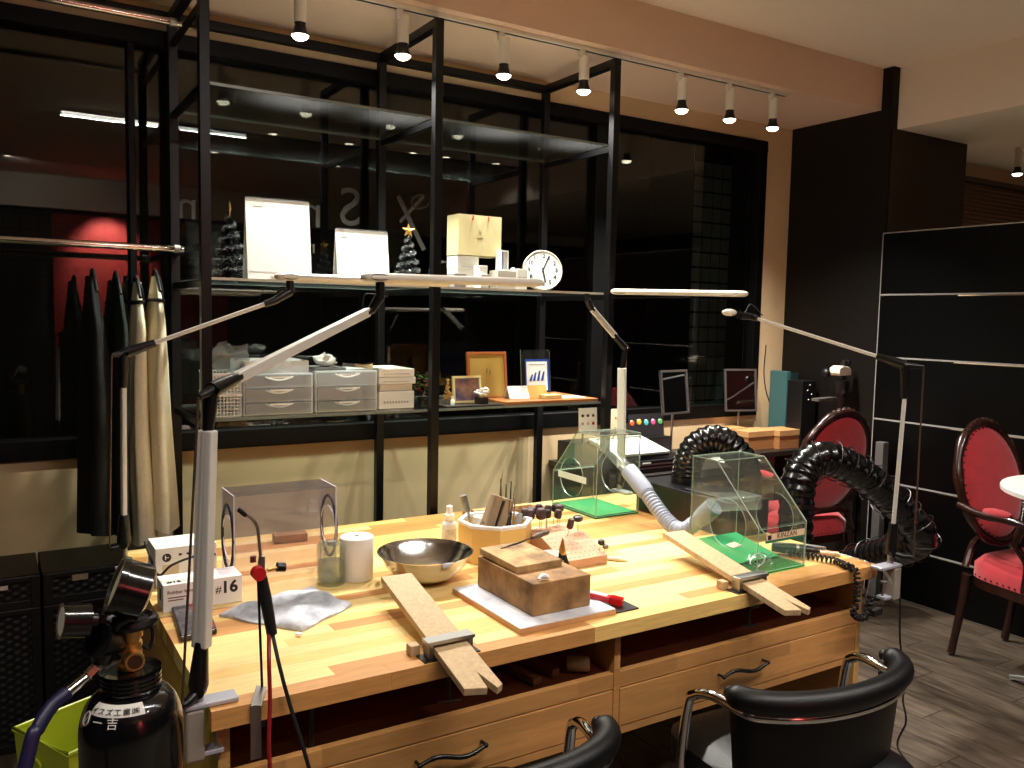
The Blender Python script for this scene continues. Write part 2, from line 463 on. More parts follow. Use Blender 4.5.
# ---- outside: tiled pillar and dim street wall seen through the glass
m_tile = M('outside_tile', (140,140,130), .5, rnd=.08)
m_tilej = M('outside_joint', (8,8,8), .9)
a = gy(690,300,4.7).x; b = gy(727,300,4.7).x
op = thing('tiled_pillar', 'grey square tiled pillar standing outside the window', 'pillar', ((a+b)/2,4.95,0))
MB().box((a,4.705,0),(b,5.2,3.0)).build('core', m_tilej, op)
tw = (b-a)/4; me0 = None
for i in range(4):
    for j in range(19):
        z = .55+j*.112
        if me0 is None:
            so = MB().box((.008,0,.008),(tw-.008,.012,.104)).build('tile', m_tile, local=True); me0 = so.data
        else:
            so = bpy.data.objects.new('tile', me0); COL.objects.link(so)
        so.parent = op; so.location = (a+i*tw-(a+b)/2, 4.695-4.95, z)
def brick_mat(name, c, cj, sc):
    m = bpy.data.materials.new(name); m.use_nodes = True; nt = m.node_tree; b = nt.nodes['Principled BSDF']
    tc = nt.nodes.new('ShaderNodeTexCoord'); mp = nt.nodes.new('ShaderNodeMapping'); mp.inputs['Rotation'].default_value = (R(90),0,0)
    br = nt.nodes.new('ShaderNodeTexBrick'); br.offset = 0.0; br.inputs['Color1'].default_value = lin(c); br.inputs['Color2'].default_value = lin(c)
    br.inputs['Mortar'].default_value = lin(cj); br.inputs['Scale'].default_value = sc; br.inputs['Mortar Size'].default_value = .04
    br.inputs['Brick Width'].default_value = .5; br.inputs['Row Height'].default_value = .5
    nt.links.new(tc.outputs['Object'], mp.inputs[0]); nt.links.new(mp.outputs[0], br.inputs[0]); nt.links.new(br.outputs[0], b.inputs['Base Color'])
    b.inputs['Roughness'].default_value = .6; return m
ow = MB().box((-3,6.4,-.1),(9,6.5,4.2)).build('street_wall', brick_mat('street_wall_tile',(30,27,23),(14,12,10),5.0))
struct(ow, 'dim tiled building wall across the street')
struct(MB().box((-6,Y_WALL+.121,-.12),(12,6.4,-.1)).build('street_ground', M('street_paving',(46,44,42),.8,var=.3,scale=2)))

# ---- lettering on the glass, to be read from the street
wl = thing('window_lettering', 'large mirrored serif letters and tool emblem on the window glass', 'lettering', (1.2,Y_GLASS-.004,1.95))
m_vinyl = M('grey_vinyl', (60,57,52), .6)
yv = Y_GLASS-.0045
for ch,px,py,s in (('n',187,206,.17),('n',311,212,.21),('S',350,209,.24),('r',312,247,.09)):
    c = gy(px,py,yv); text(ch, s, c, (-1,0,0), (0,0,1), m_vinyl, wl, 'letter', .0005)
for px0,py0,px1,py1,ww in ((398,196,424,250,.022),(424,196,400,222,.016)):
    MB().bar(gy(px0,py0,yv),gy(px1,py1,yv),.001,ww,up=(0,0,1)).build('emblem_stroke', m_vinyl, wl)
MB().tube([gy(420+9*math.cos(t),202+7*math.sin(t),yv) for t in [i*math.pi/5 for i in range(9)]], .004, 4).build('emblem_stroke', m_vinyl, wl)

# ================================================================= lamps of the room
tk = thing('lighting_track', 'slim white lighting track with black slot under the window soffit', 'track', (2.0,TRACK_Y,Z_SOFFIT-.018))
MB().box((-.6,TRACK_Y-.017,Z_SOFFIT-.018),(3.52,TRACK_Y+.017,Z_SOFFIT)).build('rail', m_whitepaint, tk, bevel=.002)
MB().box((-.59,TRACK_Y-.006,Z_SOFFIT-.0195),(3.51,TRACK_Y+.006,Z_SOFFIT-.0178)).build('slot', m_blackpl, tk)
ords = ['white track spotlight nearest the left edge of the photo','white track spotlight beside the top of the middle shelf post','white track spotlight third from the left','white track spotlight beside the top of the right shelf post','white track spotlight third from the right end of the track','white track spotlight second from the right end of the track','white track spotlight at the right end of the track']
def spotlight(x, y, ztop, label, energy=None, group='track spotlights'):
    t = thing('track_spotlight', label, 'spotlight', (x,y,ztop-.2), 0, group)
    MB().box((x-.028,y-.013,ztop-.035),(x-.004,y+.013,ztop)).build('adapter', m_whitepaint, t, bevel=.002)
    MB().cyl((x,y,ztop-.022),(x,y,ztop-.125),.0225,n=20).build('housing', m_whitepaint, t, smooth=True)
    MB().lathe([(.021,-.125),(.019,-.132),(.023,-.148),(.030,-.164),(.034,-.170),(.031,-.170)],(x,y,ztop),20).build('lamp_holder', m_blackpl, t, smooth=True)
    MB().lathe([(.0,-.186),(.015,-.184),(.025,-.178),(.0305,-.170),(.0305,-.167),(.0,-.167)],(x,y,ztop),16).build('bulb', m_bulb, t, smooth=True)
    l = lamp_spot('spot_beam', (x,y,ztop-.194), (x,y-.12,0), energy if energy else SPOT_W, 115, .8, WARM, .022)
    return t
for x,lb in zip(TRACK_X, ords): spotlight(x, TRACK_Y, Z_SOFFIT-.018, lb)
spotlight(gz(1019,148,Z_ALC).x, gz(1019,148,Z_ALC).y, Z_ALC, 'white spotlight over the alcove at the right edge of the photo', 130.0, 'alcove spotlights')
for k_ in (1,2): spotlight(gz(1019,148,Z_ALC).x+.75*k_, gz(1019,148,Z_ALC).y-.5*k_, Z_ALC, ['white alcove spotlight just outside the right edge of the photo','white alcove spotlight far outside the right edge of the photo'][k_-1], 130.0, 'alcove spotlights')  # two spotlights added out of view to brighten alcove and beam

tl = thing('ceiling_tube_light', 'long lit tube light on the ceiling, mirrored in the left pane', 'ceiling light', (1.1,.47,2.84))
MB().box((TUBE[0][0],.445,2.862),(TUBE[1][0],.495,Z_CEIL)).build('housing', m_white, tl, bevel=.003)
MB().cyl((TUBE[0][0]+.01,.47,2.852),(TUBE[1][0]-.01,.47,2.852),.012,n=12).build('tube', m_tube, tl, smooth=True)
for i,(x,y) in enumerate(DOWNLIGHTS):
    t = thing('ceiling_downlight', 'small round lit downlight in the ceiling, seen only as a bright dot in the window', 'downlight', (x,y,Z_CEIL-.012), 0, 'ceiling downlights mirrored in the window')
    MB().lathe([(.05,0),(.05,-.008),(.038,-.008),(.034,0)],(x,y,Z_CEIL),20).build('trim_ring', m_white, t, smooth=True)
    MB().cyl((x,y,Z_CEIL-.004),(x,y,Z_CEIL-.001),.034,n=16).build('lens', m_bulb, t)
    aim = (x,y,0) if y > -1.5 else (x+.6, YB+.02, 1.9)
    lamp_spot('downlight_beam', (x,y,Z_CEIL-.02), aim, DOWN_W if y > -1.5 else 25, 125, .7, NEUTRAL, .034)
lamp_spot('downlight_beam', (1.15,YB+.45,2.52), (1.15,YB+.05,2.12), 330, 85, .8, WARM, .03)
# ================================================================= shelving frame
SX, SYF, SYB, STOP = (-.235,.630,1.493,2.357), 2.986, 3.53, 2.625
Z_MID, Z_LOW, Z_HIGH = 1.612, 1.124, 2.262
sh = thing('shelving_frame', 'tall black steel frame with glass shelves standing along the window', 'shelving', (1.06,3.26,0))
PS = .017
for x in SX:
    for y in (SYF,SYB):
        MB().box((x-PS,y-PS,0),(x+PS,y+PS,STOP-.034)).build('post', m_black, sh, bevel=.002)
    MB().box((x-PS,SYF-PS,STOP-.034),(x+PS,SYB+PS,STOP)).build('top_bar', m_black, sh, bevel=.002)
    for z in (Z_LOW,Z_MID,Z_HIGH):
        MB().box((x-.009,SYF+PS,z-.033),(x+.009,SYB-PS,z-.009)).build('shelf_bracket', m_black, sh)
for a,b in zip(SX,SX[1:]):
    MB().box((a+PS,SYB-PS,STOP-.034),(b-PS,SYB+PS,STOP)).build('top_rail', m_black, sh, bevel=.002)
m_shelf = clear('shelf_glass', (238,242,240), 1.25, haze=.004)
m_sedge = M('glass_shelf_edge', (112,122,118), .25)
m_sedge2 = M('pale_shelf_edge', (206,204,196), .3)
def shelf(a, b, z, y0=SYF+.02, y1=SYB-.02):
    o = MB(); o.box((a,y0+.004,z-.008),(b,y1-.004,z)); 
    p = o.build('shelf', m_shelf, sh)
    MB().box((a,y0,z-.009),(b,y0+.004,z+.0005)).build('front_edge', m_sedge2 if abs(z-Z_MID) < .01 else m_sedge, p); MB().box((a,y1-.004,z-.009),(b,y1,z+.0005)).build('back_edge', m_sedge, p)
for a,b in ((SX[1],SX[2]),(SX[2],SX[3])):
    shelf(a+PS, b-PS, Z_HIGH); shelf(a+PS, b-PS, Z_MID); shelf(a+PS, b-PS, Z_LOW)
# chrome clothes rails reaching left from the frame
YR = 3.26
z1 = gy(195,250,YR).z; z2 = gy(187,25,YR).z
rl = thing('clothes_rail', 'chrome clothes rail carrying the aprons left of the shelves', 'rail', (.2,YR,z1))
MB().cyl((-.235+PS,YR,z1),(.63-PS,YR,z1),.0125,n=16).build('tube', m_chrome, rl, smooth=True)
MB().cyl((.58,YR,z1),(.60,YR,z1),.016,n=16).build('end_socket', m_steel, rl, smooth=True)
rl2 = thing('clothes_rail', 'empty chrome rail high in the top left corner', 'rail', (.2,YR,z2))
MB().cyl((-.235+PS,YR,z2),(.63-PS,YR,z2),.0125,n=16).build('tube', m_chrome, rl2, smooth=True)
MB().cyl((.575,YR,z2),(.60,YR,z2),.016,n=16).build('end_socket', m_steel, rl2, smooth=True)
for z in (z1,z2): MB().box((.63-.008,SYF+PS,z-.011),(.63+.008,SYB-PS,z+.011)).build('rail_bracket', m_black, sh)

# ================================================================= workbench
BX0,BX1,BY0,BY1,ZB,BT = .352,2.437,1.649,2.920,.72,.040
wb = thing('workbench', 'large blond wood jeweller workbench with laminated top and drawers', 'workbench', ((BX0+BX1)/2,(BY0+BY1)/2,0))
woods = [M('stave_pale',(238,206,136),.38,var=.10,scale=6,stretch=(2,26,26),rnd=.05,coat=.12),
         M('stave_honey',(228,188,112),.38,var=.12,scale=6,stretch=(2,26,26),rnd=.06,coat=.12),
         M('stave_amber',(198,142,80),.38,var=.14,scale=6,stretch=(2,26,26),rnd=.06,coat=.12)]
rnd = random.Random(11)
NR = 26; wd = (BY1-BY0)/NR
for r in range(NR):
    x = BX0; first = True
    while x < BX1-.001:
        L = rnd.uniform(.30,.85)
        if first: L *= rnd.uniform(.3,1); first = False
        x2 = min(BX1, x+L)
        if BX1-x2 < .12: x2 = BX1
        mt = rnd.choices(woods, (4.2,4,3.2) if r else (0,1,2))[0]  # front row leans to amber: shade on the edge put into the wood colour
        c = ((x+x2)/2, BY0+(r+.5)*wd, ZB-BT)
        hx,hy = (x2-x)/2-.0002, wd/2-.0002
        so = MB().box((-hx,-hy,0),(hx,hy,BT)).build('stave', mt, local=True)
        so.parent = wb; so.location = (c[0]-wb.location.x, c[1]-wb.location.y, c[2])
        x = x2
def patchwood(name, c, var, along='X'):
    """laminated board: staves of varying tone with grain, for panels and drawer fronts"""
    m = bpy.data.materials.new(name); m.use_nodes = True; nt = m.node_tree; b = nt.nodes['Principled BSDF']
    tc = nt.nodes.new('ShaderNodeTexCoord'); mp = nt.nodes.new('ShaderNodeMapping')
    if along == 'X': mp.inputs['Rotation'].default_value = (R(90),0,0)
    else: mp.inputs['Rotation'].default_value = (R(90),0,R(90))
    br = nt.nodes.new('ShaderNodeTexBrick'); br.offset = .37; br.inputs['Scale'].default_value = 1.0
    br.inputs['Brick Width'].default_value = .34; br.inputs['Row Height'].default_value = .048; br.inputs['Mortar Size'].default_value = .0002
    br.inputs['Bias'].default_value = 0.0
    base = lin(c); br.inputs['Color1'].default_value = tuple(v*(1+var) for v in base[:3])+(1,); br.inputs['Color2'].default_value = tuple(v*(1-var) for v in base[:3])+(1,)
    br.inputs['Mortar'].default_value = tuple(v*.8 for v in base[:3])+(1,)
    n = nt.nodes.new('ShaderNodeTexNoise'); n.inputs['Scale'].default_value = 7
    m2 = nt.nodes.new('ShaderNodeMapping'); m2.inputs['Scale'].default_value = (2,14,22) if along == 'X' else (14,2,22)
    nt.links.new(tc.outputs['Object'], m2.inputs[0]); nt.links.new(m2.outputs[0], n.inputs['Vector'])
    mx = nt.nodes.new('ShaderNodeMix'); mx.data_type = 'RGBA'; mx.blend_type = 'MULTIPLY'; mx.inputs[0].default_value = .35
    nt.links.new(tc.outputs['Object'], mp.inputs[0]); nt.links.new(mp.outputs[0], br.inputs[0])
    nt.links.new(br.outputs[0], mx.inputs[6]); nt.links.new(n.outputs['Fac'], mx.inputs[7]); nt.links.new(mx.outputs[2], b.inputs['Base Color'])
    b.inputs['Roughness'].default_value = .42; return m
m_cab = patchwood('bench_front_wood',(200,144,84),.20)
m_cabs = patchwood('bench_side_wood',(206,158,92),.12,'Y')
m_inner = M('bench_inner_wood',(120,62,34),.6,var=.2,scale=6,stretch=(2,20,20))
YF = 1.686
ZO, ZG, ZD = .565, .522, .415
for x0,x1,ry in ((.372,.396,0),(2.393,2.417,0)):
    MB().box((x0,YF,0),(x1,2.88,ZB-BT)).build('side_panel', m_cabs, wb, bevel=.0015)
MB().box((1.384,YF,ZD-.03),(1.404,2.24,ZB-BT)).build('divider', m_cab, wb, bevel=.0012)
MB().box((.396,2.24,.36),(2.393,2.26,ZB-BT)).build('centre_panel', m_inner, wb)
for x0,x1 in ((.396,1.384),(1.404,2.393)):
    MB().box((x0,YF+.002,ZG),(x1,YF+.022,ZO)).build('rail', m_cab, wb, bevel=.0012)
    MB().box((x0,YF+.022,ZO-.022),(x1,2.24,ZO-.004)).build('compartment_shelf', m_inner, wb)
    MB().box((x0,YF+.002,ZD-.024),(x1,YF+.022,ZD-.002)).build('bottom_rail', m_cab, wb, bevel=.0012)
    dr = MB().box((x0+.002,YF,ZD),(x1-.002,YF+.02,ZG-.003)).build('drawer_front', m_cab, wb, bevel=.0015)
    # antique wavy pull
    cxm = (x0+x1)/2
    pa, pb = (cxm-.075,YF-.022,(ZD+ZG)/2-.022), (cxm+.075,YF-.022,(ZD+ZG)/2+.022)
    if x0 > 1: pa, pb = gy(724,678,YF-.022), gy(768,663,YF-.022)
    else: pa, pb = gy(420,767,YF-.022), gy(486,746,YF-.022)
    pa, pb = Vector(pa), Vector(pb); dd = pb-pa; nn = Vector((0,0,1))
    path = [pa+dd*t+nn*(.010*math.sin(t*2*math.pi+.2)) for t in [i/16 for i in range(17)]]
    hb = MB(); hb.tube(path, [.0042+.002*math.sin(i/16*math.pi) for i in range(17)], 8)
    for p in (path[0],path[-1]): hb.tube([p, p+Vector((0,.022,0))], .004, 8); hb.sphere(p, .0065, 10)
    for i in range(3,14,2): hb.sphere(path[i], .0066, 8, sc=(1,1,1))
    hb.build('handle', m_darksteel, dr, smooth=50)
# back half of the bench, plain
for z0,z1 in ((ZG,ZO),(ZD,ZG-.003)):
    MB().box((.396,2.858,z0),(2.393,2.878,z1)).build('rear_front', m_cab, wb)

# ================================================================= bench pins with clamp plates
m_pin = M('worn_pin_wood',(186,158,118),.7,var=.16,scale=9,stretch=(12,12,3),rnd=.06)
def bench_pin(xb, xf, label):
    """tongue of beech sloping down to a V notch, held by a steel bracket at the front edge"""
    yb, yf, yc = 2.05, 1.478, 1.672
    P0, P1 = Vector((xb,yb,.800)), Vector((xf,yf,.722))
    d = (P1-P0); L = d.length; d.normalize(); side = d.cross(Z_).normalized()*-1; n = side.cross(d).normalized()
    if n.z < 0: n = -n
    w = .0425; tk = .017
    pc = P0+d*((yb-yc)/(yb-yf)*L); x, y, zt = pc.x, pc.y, pc.z
    t = thing('bench_pin', label, 'bench pin', (x,y,ZB))
    poly = [(-w,0),(-w,L-.012),(.006,L),(.010,L-.062),(.026,L+.006),(w,L-.004),(w,0)]
    MB().prism(poly,P0-n*tk,side,d,n,tk).build('pin_board', m_pin, t, bevel=.0015)
    MB().box((x-.072,y-.018,ZB+.0003),(x+.072,y+.030,ZB+.003)).build('base_plate', m_darksteel, t, bevel=.0008)
    b = MB()
    for s in (-1,1): b.box((x+s*.051-.006,y-.008,ZB+.003),(x+s*.051+.006,y+.022,zt+.006))
    b.box((x-.060,y-.012,zt+.006),(x+.060,y+.024,zt+.015)); b.build('bracket', m_steel, t, bevel=.0012)
    MB().box((x-.084,y+.030,ZB+.0005),(x-.060,y+.056,ZB+.025)).build('wedge_block', m_pin, t, bevel=.0015)
    b = MB(); b.box((x-.02,y-.02,ZB-BT-.011),(x+.02,y+.04,ZB-BT-.0005)); b.cyl((x,y+.005,ZB-BT-.011),(x,y+.005,ZB-BT-.075),.006,n=10)
    b.cyl((x-.028,y+.005,ZB-BT-.068),(x+.03,y-.004,ZB-BT-.072),.003,n=8); b.build('clamp_screw', m_darksteel, t, smooth=40)
    return t
bench_pin(.920,.868,'worn wooden bench pin with V notch beside the steel bowl')
bench_pin(1.918,1.852,'wooden bench pin with V notch in front of the acrylic box with a green floor')
sc = thing('screw_clamp', 'small screw clamp with T-bar hanging under the worktop edge at left', 'clamp', (gy(310,740,1.70).x,1.70,.60))
p = gy(311,722,1.71); b = MB(); b.box((p.x-.02,p.y-.02,ZB-BT-.011),(p.x+.02,p.y+.03,ZB-BT-.001)); b.cyl((p.x,p.y,ZB-BT-.011),(p.x,p.y,p.z-.05),.0065,n=10); b.build('screw', m_darksteel, sc, smooth=40)
q = gy(305,749,1.71); q2 = gy(340,748,1.71); MB().cyl(q,q2,.0035,n=8).build('t_bar', m_steel, sc, smooth=40)

# things stored in the compartment
for i,(px,py,ang) in enumerate(((548,690,-.25),(574,686,-.22))):
    e = gz(px+3,py,ZO+.008); e.y = YF+.04+.02*i
    o = MB(); o.bar((e.x-.004,e.y,ZO+.010),(e.x-.05-.02*i,e.y+.26,ZO+.014),.028,.020)
    tag(rebase(o.build('wood_offcut', M('dark_offcut_wood',(104,68,42),.6,var=.2,scale=12), bevel=.002)), ['dark wooden stick in the open compartment, left of two','dark wooden stick in the open compartment, right of two'][i], 'wood stick', 'sticks in the bench compartment')
e = gz(604,684,ZO+.02); e.y = YF+.06
hm = MB(); hm.lathe([(.0,0),(.019,.002),(.021,.010),(.021,.055),(.018,.062),(0,.063)],(e.x-.008,e.y+.02,ZO+.018),16,axis=(0.8,-.55,0.02))
tag(rebase(hm.build('rawhide_roll', M('pale_rawhide',(142,124,88),.8,var=.2,scale=20), smooth=True)), 'pale rolled rawhide piece beside the sticks in the compartment', 'roll')
# ================================================================= on the bench
# two white cartons
def carton(name, label, c0, c1, zt, mat):
    t = thing(name, label, 'box', ((c0[0]+c1[0])/2,(c0[1]+c1[1])/2,ZB))
    MB().box((c0[0],c0[1],ZB+.0005),(c1[0],c1[1],zt)).build('carton', mat, t, bevel=.0018)
    return t
m_carton = M('white_carton', (238,234,226), .6); m_print = M('black_print', (22,22,24), .6); m_printr = M('dark_red_print', (120,50,40), .6)
q = gz(163,616,ZB); q2 = gz(242,600,ZB)
x0,x1,y0,zt = .366,.566,2.262,.793
y1 = gz(155.6,576.4,zt).y
bx = carton('carton', 'white carton printed number sign 16, in front of the other white box', (x0,y0), (x1,y1), zt, m_carton)
text('#', .026, (x1-.062,y0-.0006,.762), (1,0,0), (0,0,1), m_print, bx); text('16', .044, (x1-.034,y0-.0006,.765), (1,0,0), (0,0,1), m_print, bx, bold=.03)
text('#16', .022, (x0+.03,y0+.02,zt+.0004), (1,0,0), (0,1,0), m_print, bx, bold=.03)
text('Rubber bands', .013, (x0+.046,y0-.0006,.772), (1,0,0), (0,0,1), m_printr, bx)
for k_ in (0,1): MB().box((x0+.012,y0-.0006,.757-k_*.007),(x0+.064-k_*.014,y0-.0001,.7595-k_*.007)).build('print_line', m_printr, bx)
MB().box((x0-.0006,y0+.03,.745),(x0-.0001,y0+.05,.775)).build('bar_code', m_print, bx)
x0,x1,y0 = .384,.55,2.49
zt = gy(158,549,y0).z; y1 = y0+.13
bx = carton('appliance_box', 'white box with round black logo standing behind the number sign 16 carton', (x0,y0), (x1,y1), zt, m_white)
c = Vector((x0+.030,y0-.0008,zt-.028)); MB().cyl(c,c+Vector((0,.0006,0)),.012,n=20).build('logo', m_print, bx)
MB().box((c.x-.005,c.y-.0006,c.z-.006),(c.x-.002,c.y-.0001,c.z+.006)).build('logo_stroke', m_carton, bx); MB().box((c.x-.0015,c.y-.0006,c.z-.001),(c.x+.006,c.y-.0001,c.z+.001)).build('logo_stroke', m_carton, bx)
for k,w in ((.062,.008),(.083,.014),(.104,.008)): MB().box((x0+k,y0-.0006,zt-.026),(x0+k+w,y0-.0001,zt-.020)).build('print_mark', m_print, bx)
MB().box((x0+.018,y0-.0005,zt-.08),(x0+.062,y0-.0001,zt-.048)).build('beige_panel', M('beige_print',(206,190,160),.6), bx)
cb = catmull([(x0-.02,y0+.05,zt+.012),(x0-.012,y0+.02,zt-.02),(x0+.0,y0-.05,zt-.06),(x0+.03,y0-.075,.80),(x0+.09,y0-.07,.815),(x0+.15,y0-.055,.81)],6)
tag(rebase(MB().tube(cb,.0035,8).build('cable', m_rubber, smooth=True)), 'thin black cable lying over the two white boxes', 'cable')

# red and black packet
pts = [gz(181,643,ZB),gz(217,634,ZB),gz(206,604,ZB),gz(171,610,ZB)]
c = sum(pts,Vector())/4
pk = thing('flat_packet', 'flat red black and silver packet lying by the lamp post', 'packet', (c.x,c.y,ZB))
z_ = Z_
P = [(p.x-c.x,p.y-c.y) for p in pts]
MB().prism(P,(c.x,c.y,ZB+.0005),X_,Y_,Z_,.013).build('packet', M('packet_black',(30,22,24),.35), pk, bevel=.002)
MB().prism([(a*.92,b*.94) for a,b in P],(c.x,c.y,ZB+.0138),X_,Y_,Z_,.0006).build('foil_print', M('packet_foil',(96,92,98),.3,.3,var=.6,scale=90), pk)
L = [P[1],P[2],((P[2][0]+P[3][0])/2,(P[2][1]+P[3][1])/2),((P[0][0]*.4+P[1][0]*.6),(P[0][1]*.4+P[1][1]*.6)+.05)]
MB().prism([(a*.9,b*.9) for a,b in L],(c.x,c.y,ZB+.0146),X_,Y_,Z_,.0004).build('red_print', M('packet_red',(188,52,56),.4), pk)

# folded grey cloth
m_cloth = M('grey_towel', (214,216,222), .95, c2=(158,162,172), scale=20, bump=.6)
cl0 = [gz(219,617,ZB),gz(300,632,ZB),gz(352,606,ZB),gz(312,588,ZB)]
def clothf(u, v, dz=0.0):
    p = (cl0[0]*(1-u)+cl0[1]*u)*(1-v)+(cl0[3]*(1-u)+cl0[2]*u)*v
    h = .017+.005*math.sin(u*9+v*4)+.004*math.sin(v*13-u*5)
    e = min(u,1-u,v,1-v); h *= min(1, .35+e*8)
    wob = .004*math.sin(v*11)+.003*math.sin(u*14)
    return Vector((p.x+wob, p.y+.004*math.sin(u*10), ZB+.0008+max(h,.003)+dz))
ct = thing('folded_cloth', 'folded grey cloth lying on the bench by the torch', 'cloth', (sum((p.x for p in cl0))/4,sum((p.y for p in cl0))/4,ZB))
b = MB(); b.grid(lambda u,v: clothf(u,v), 26, 22)
b.grid(lambda u,v: Vector((clothf(u,v).x,clothf(u,v).y,ZB+.0008)), 26, 22)
edge = [(i/25,0) for i in range(26)]+[(1,j/21) for j in range(1,22)]+[(i/25,1) for i in range(24,-1,-1)]+[(0,j/21) for j in range(20,0,-1)]
k = len(edge); ring = [clothf(u,v) for u,v in edge]; low = [Vector((p.x,p.y,ZB+.0008)) for p in ring]
b.add(ring+low, [(i,(i+1)%k,k+(i+1)%k,k+i) for i in range(k)])
b.build('cloth_top', m_cloth, ct, smooth=60)
tg = gz(301,634,ZB+.004); MB().obox((tg.x-.006,tg.y-.001,ZB+.006),(.010,.016,.004),rotz(.6)).build('care_tag', m_paper, ct)

# lilac clear plastic hood with black hole rims
x0,x1,y0,y1,z1 = .569,.868,2.368,2.505,.986
dm = thing('plastic_hood', 'clear lilac plastic hood with two black ringed hand holes', 'hood', ((x0+x1)/2,(y0+y1)/2,ZB))
T = .003; cz, cyh, hr = .855, 2.437, .062
prof = [(y0,ZB+.001),(y1,ZB+.001),(y1,z1),(y0,z1)]
m_ledge = M('lilac_edge',(206,196,208),.3)
MB().holed(prof,(cyh,cz),hr,(x0,0,0),Y_,Z_,X_,T,0,1).build('side_panel', [m_lilac,m_ledge], dm)
MB().holed(prof,(cyh,cz),hr,(x1-T,0,0),Y_,Z_,X_,T,0,1).build('side_panel', [m_lilac,m_ledge], dm)
MB().box((x0+T,y0,ZB+.001),(x1-T,y0+T,z1)).build('front_panel', m_lilac, dm)
MB().box((x0+T,y1-T,ZB+.001),(x1-T,y1,z1)).build('back_panel', m_lilac, dm)
MB().box((x0+T,y0+T,z1-T),(x1-T,y1-T,z1)).build('top_panel', m_lilac, dm)
for xx in (x0-.001,x1+.001-T*.5):
    MB().tube([(xx+T/2,cyh+(hr+.003)*math.cos(t),cz+.092*math.sin(t)) for t in [i*2*math.pi/32 for i in range(32)]],.0045,8,closed=True).build('hole_rim', m_rubber, dm, smooth=True)
# small wooden block behind the hood
c = gz(290,541,ZB); o = MB().obox((c.x,max(c.y,y1+.05),ZB+.0145),(.11,.05,.028),rotz(-.1))
tag(rebase(o.build('wood_block', M('aged_block',(150,112,72),.6,var=.25,scale=14), bevel=.002)), 'small brown wood block seen through the lilac hood', 'wood block')

# glass jar with liquid
def jar_thing(c, r, h, label):
    t = thing('glass_jar', label, 'jar', (c[0],c[1],ZB))
    mg = clear('jar_glass',(240,243,238),1.5,haze=.06,hazec=(220,222,214))
    MB().lathe([(r*.96,.001),(r,.006),(r,h*.86),(r*.94,h*.95),(r*.82,h),(r*.76,h),(r*.86,h*.94),(r*.92,h*.85),(r*.92,.012),(0,.012)],(c[0],c[1],ZB),32).build('glass', mg, t, smooth=True)
    ml = clear('jar_liquid',(222,224,214),1.33,haze=.25,hazec=(206,206,200))
    MB().lathe([(0,.013),(r*.9,.013),(r*.9,h*.55),(0,h*.55)],(c[0],c[1],ZB),32).build('liquid', ml, t, smooth=40)
    MB().cyl((c[0],c[1],ZB+h*.93),(c[0],c[1],ZB+h*1.02),r*.30,n=20).build('lid_knob', m_steel, t, smooth=40)
    MB().lathe([(0,h*.96),(r*.74,h*.96),(r*.74,h*.985),(0,h*.985)],(c[0],c[1],ZB),28).build('lid', mg, t, smooth=40)
c = gz(331,588,ZB); d_ = Vector((c.x,c.y,0)).normalized()
jc = c+d_*.042; jar_thing((jc.x,jc.y), .041, .122, 'squat clear glass jar of murky liquid beside the white roll')
c = gz(357,585,ZB); rc = c+d_*.062
rp = thing('paper_roll', 'white roll of paper standing between glass jar and steel bowl', 'roll', (rc.x,rc.y,ZB))
MB().lathe([(.009,.128),(.046,.128),(.049,.125),(.049,.004),(.047,.001),(.009,.001)],(rc.x,rc.y,ZB),40,closed=True).build('roll', M('tissue_paper',(236,230,222),.9,bump=.1,scale=40), rp, smooth=True)
MB().lathe([(.009,.127),(.009,.002),(.0075,.002),(.0075,.127)],(rc.x,rc.y,ZB),16,closed=True).build('core_tube', M('core_card',(120,110,100),.8), rp, smooth=True)

# steel bowl
bc = gz(425,580,ZB)
zr = .805
rb = .138
pr = [(0,.001),(.045,.001),(.062,.004),(.092,.022),(.118,.050),(.130,.075),(.134,.084),(.140,.085),(.141,.088),(.137,.088),(.132,.082),(.127,.074),(.114,.050),(.089,.0245),(.060,.0065),(.044,.0035),(0,.0035)]
bo = MB().lathe(pr,(bc.x,bc.y,ZB),56).build('steel_bowl', M('polished_steel',(222,220,216),.17,1.0), smooth=True)
tag(rebase(bo), 'round polished steel mixing bowl near the middle of the bench', 'bowl')

# spray bottle
c = gz(449,545,ZB)
sb = thing('spray_bottle', 'small white spray bottle behind the steel bowl', 'bottle', (c.x,c.y,ZB))
MB().lathe([(.0,.001),(.024,.001),(.026,.005),(.026,.070),(.022,.080),(.013,.086),(.013,.092)],(c.x,c.y,ZB),20).build('bottle_body', M('frosted_plastic',(214,214,210),.35), sb, smooth=True)
MB().lathe([(.017,.088),(.017,.106),(.012,.110),(.010,.124),(.0105,.134),(.006,.137),(0,.137)],(c.x,c.y,ZB),18).build('pump_cap', m_white, sb, smooth=True)
MB().grid(lambda u,v: Vector((c.x+.0263*math.cos(u*4.2+3.6),c.y+.0263*math.sin(u*4.2+3.6),ZB+.018+v*.042)),14,2).build('label_band', M('faded_label',(188,184,186),.7,var=.35,scale=60), sb, smooth=True)

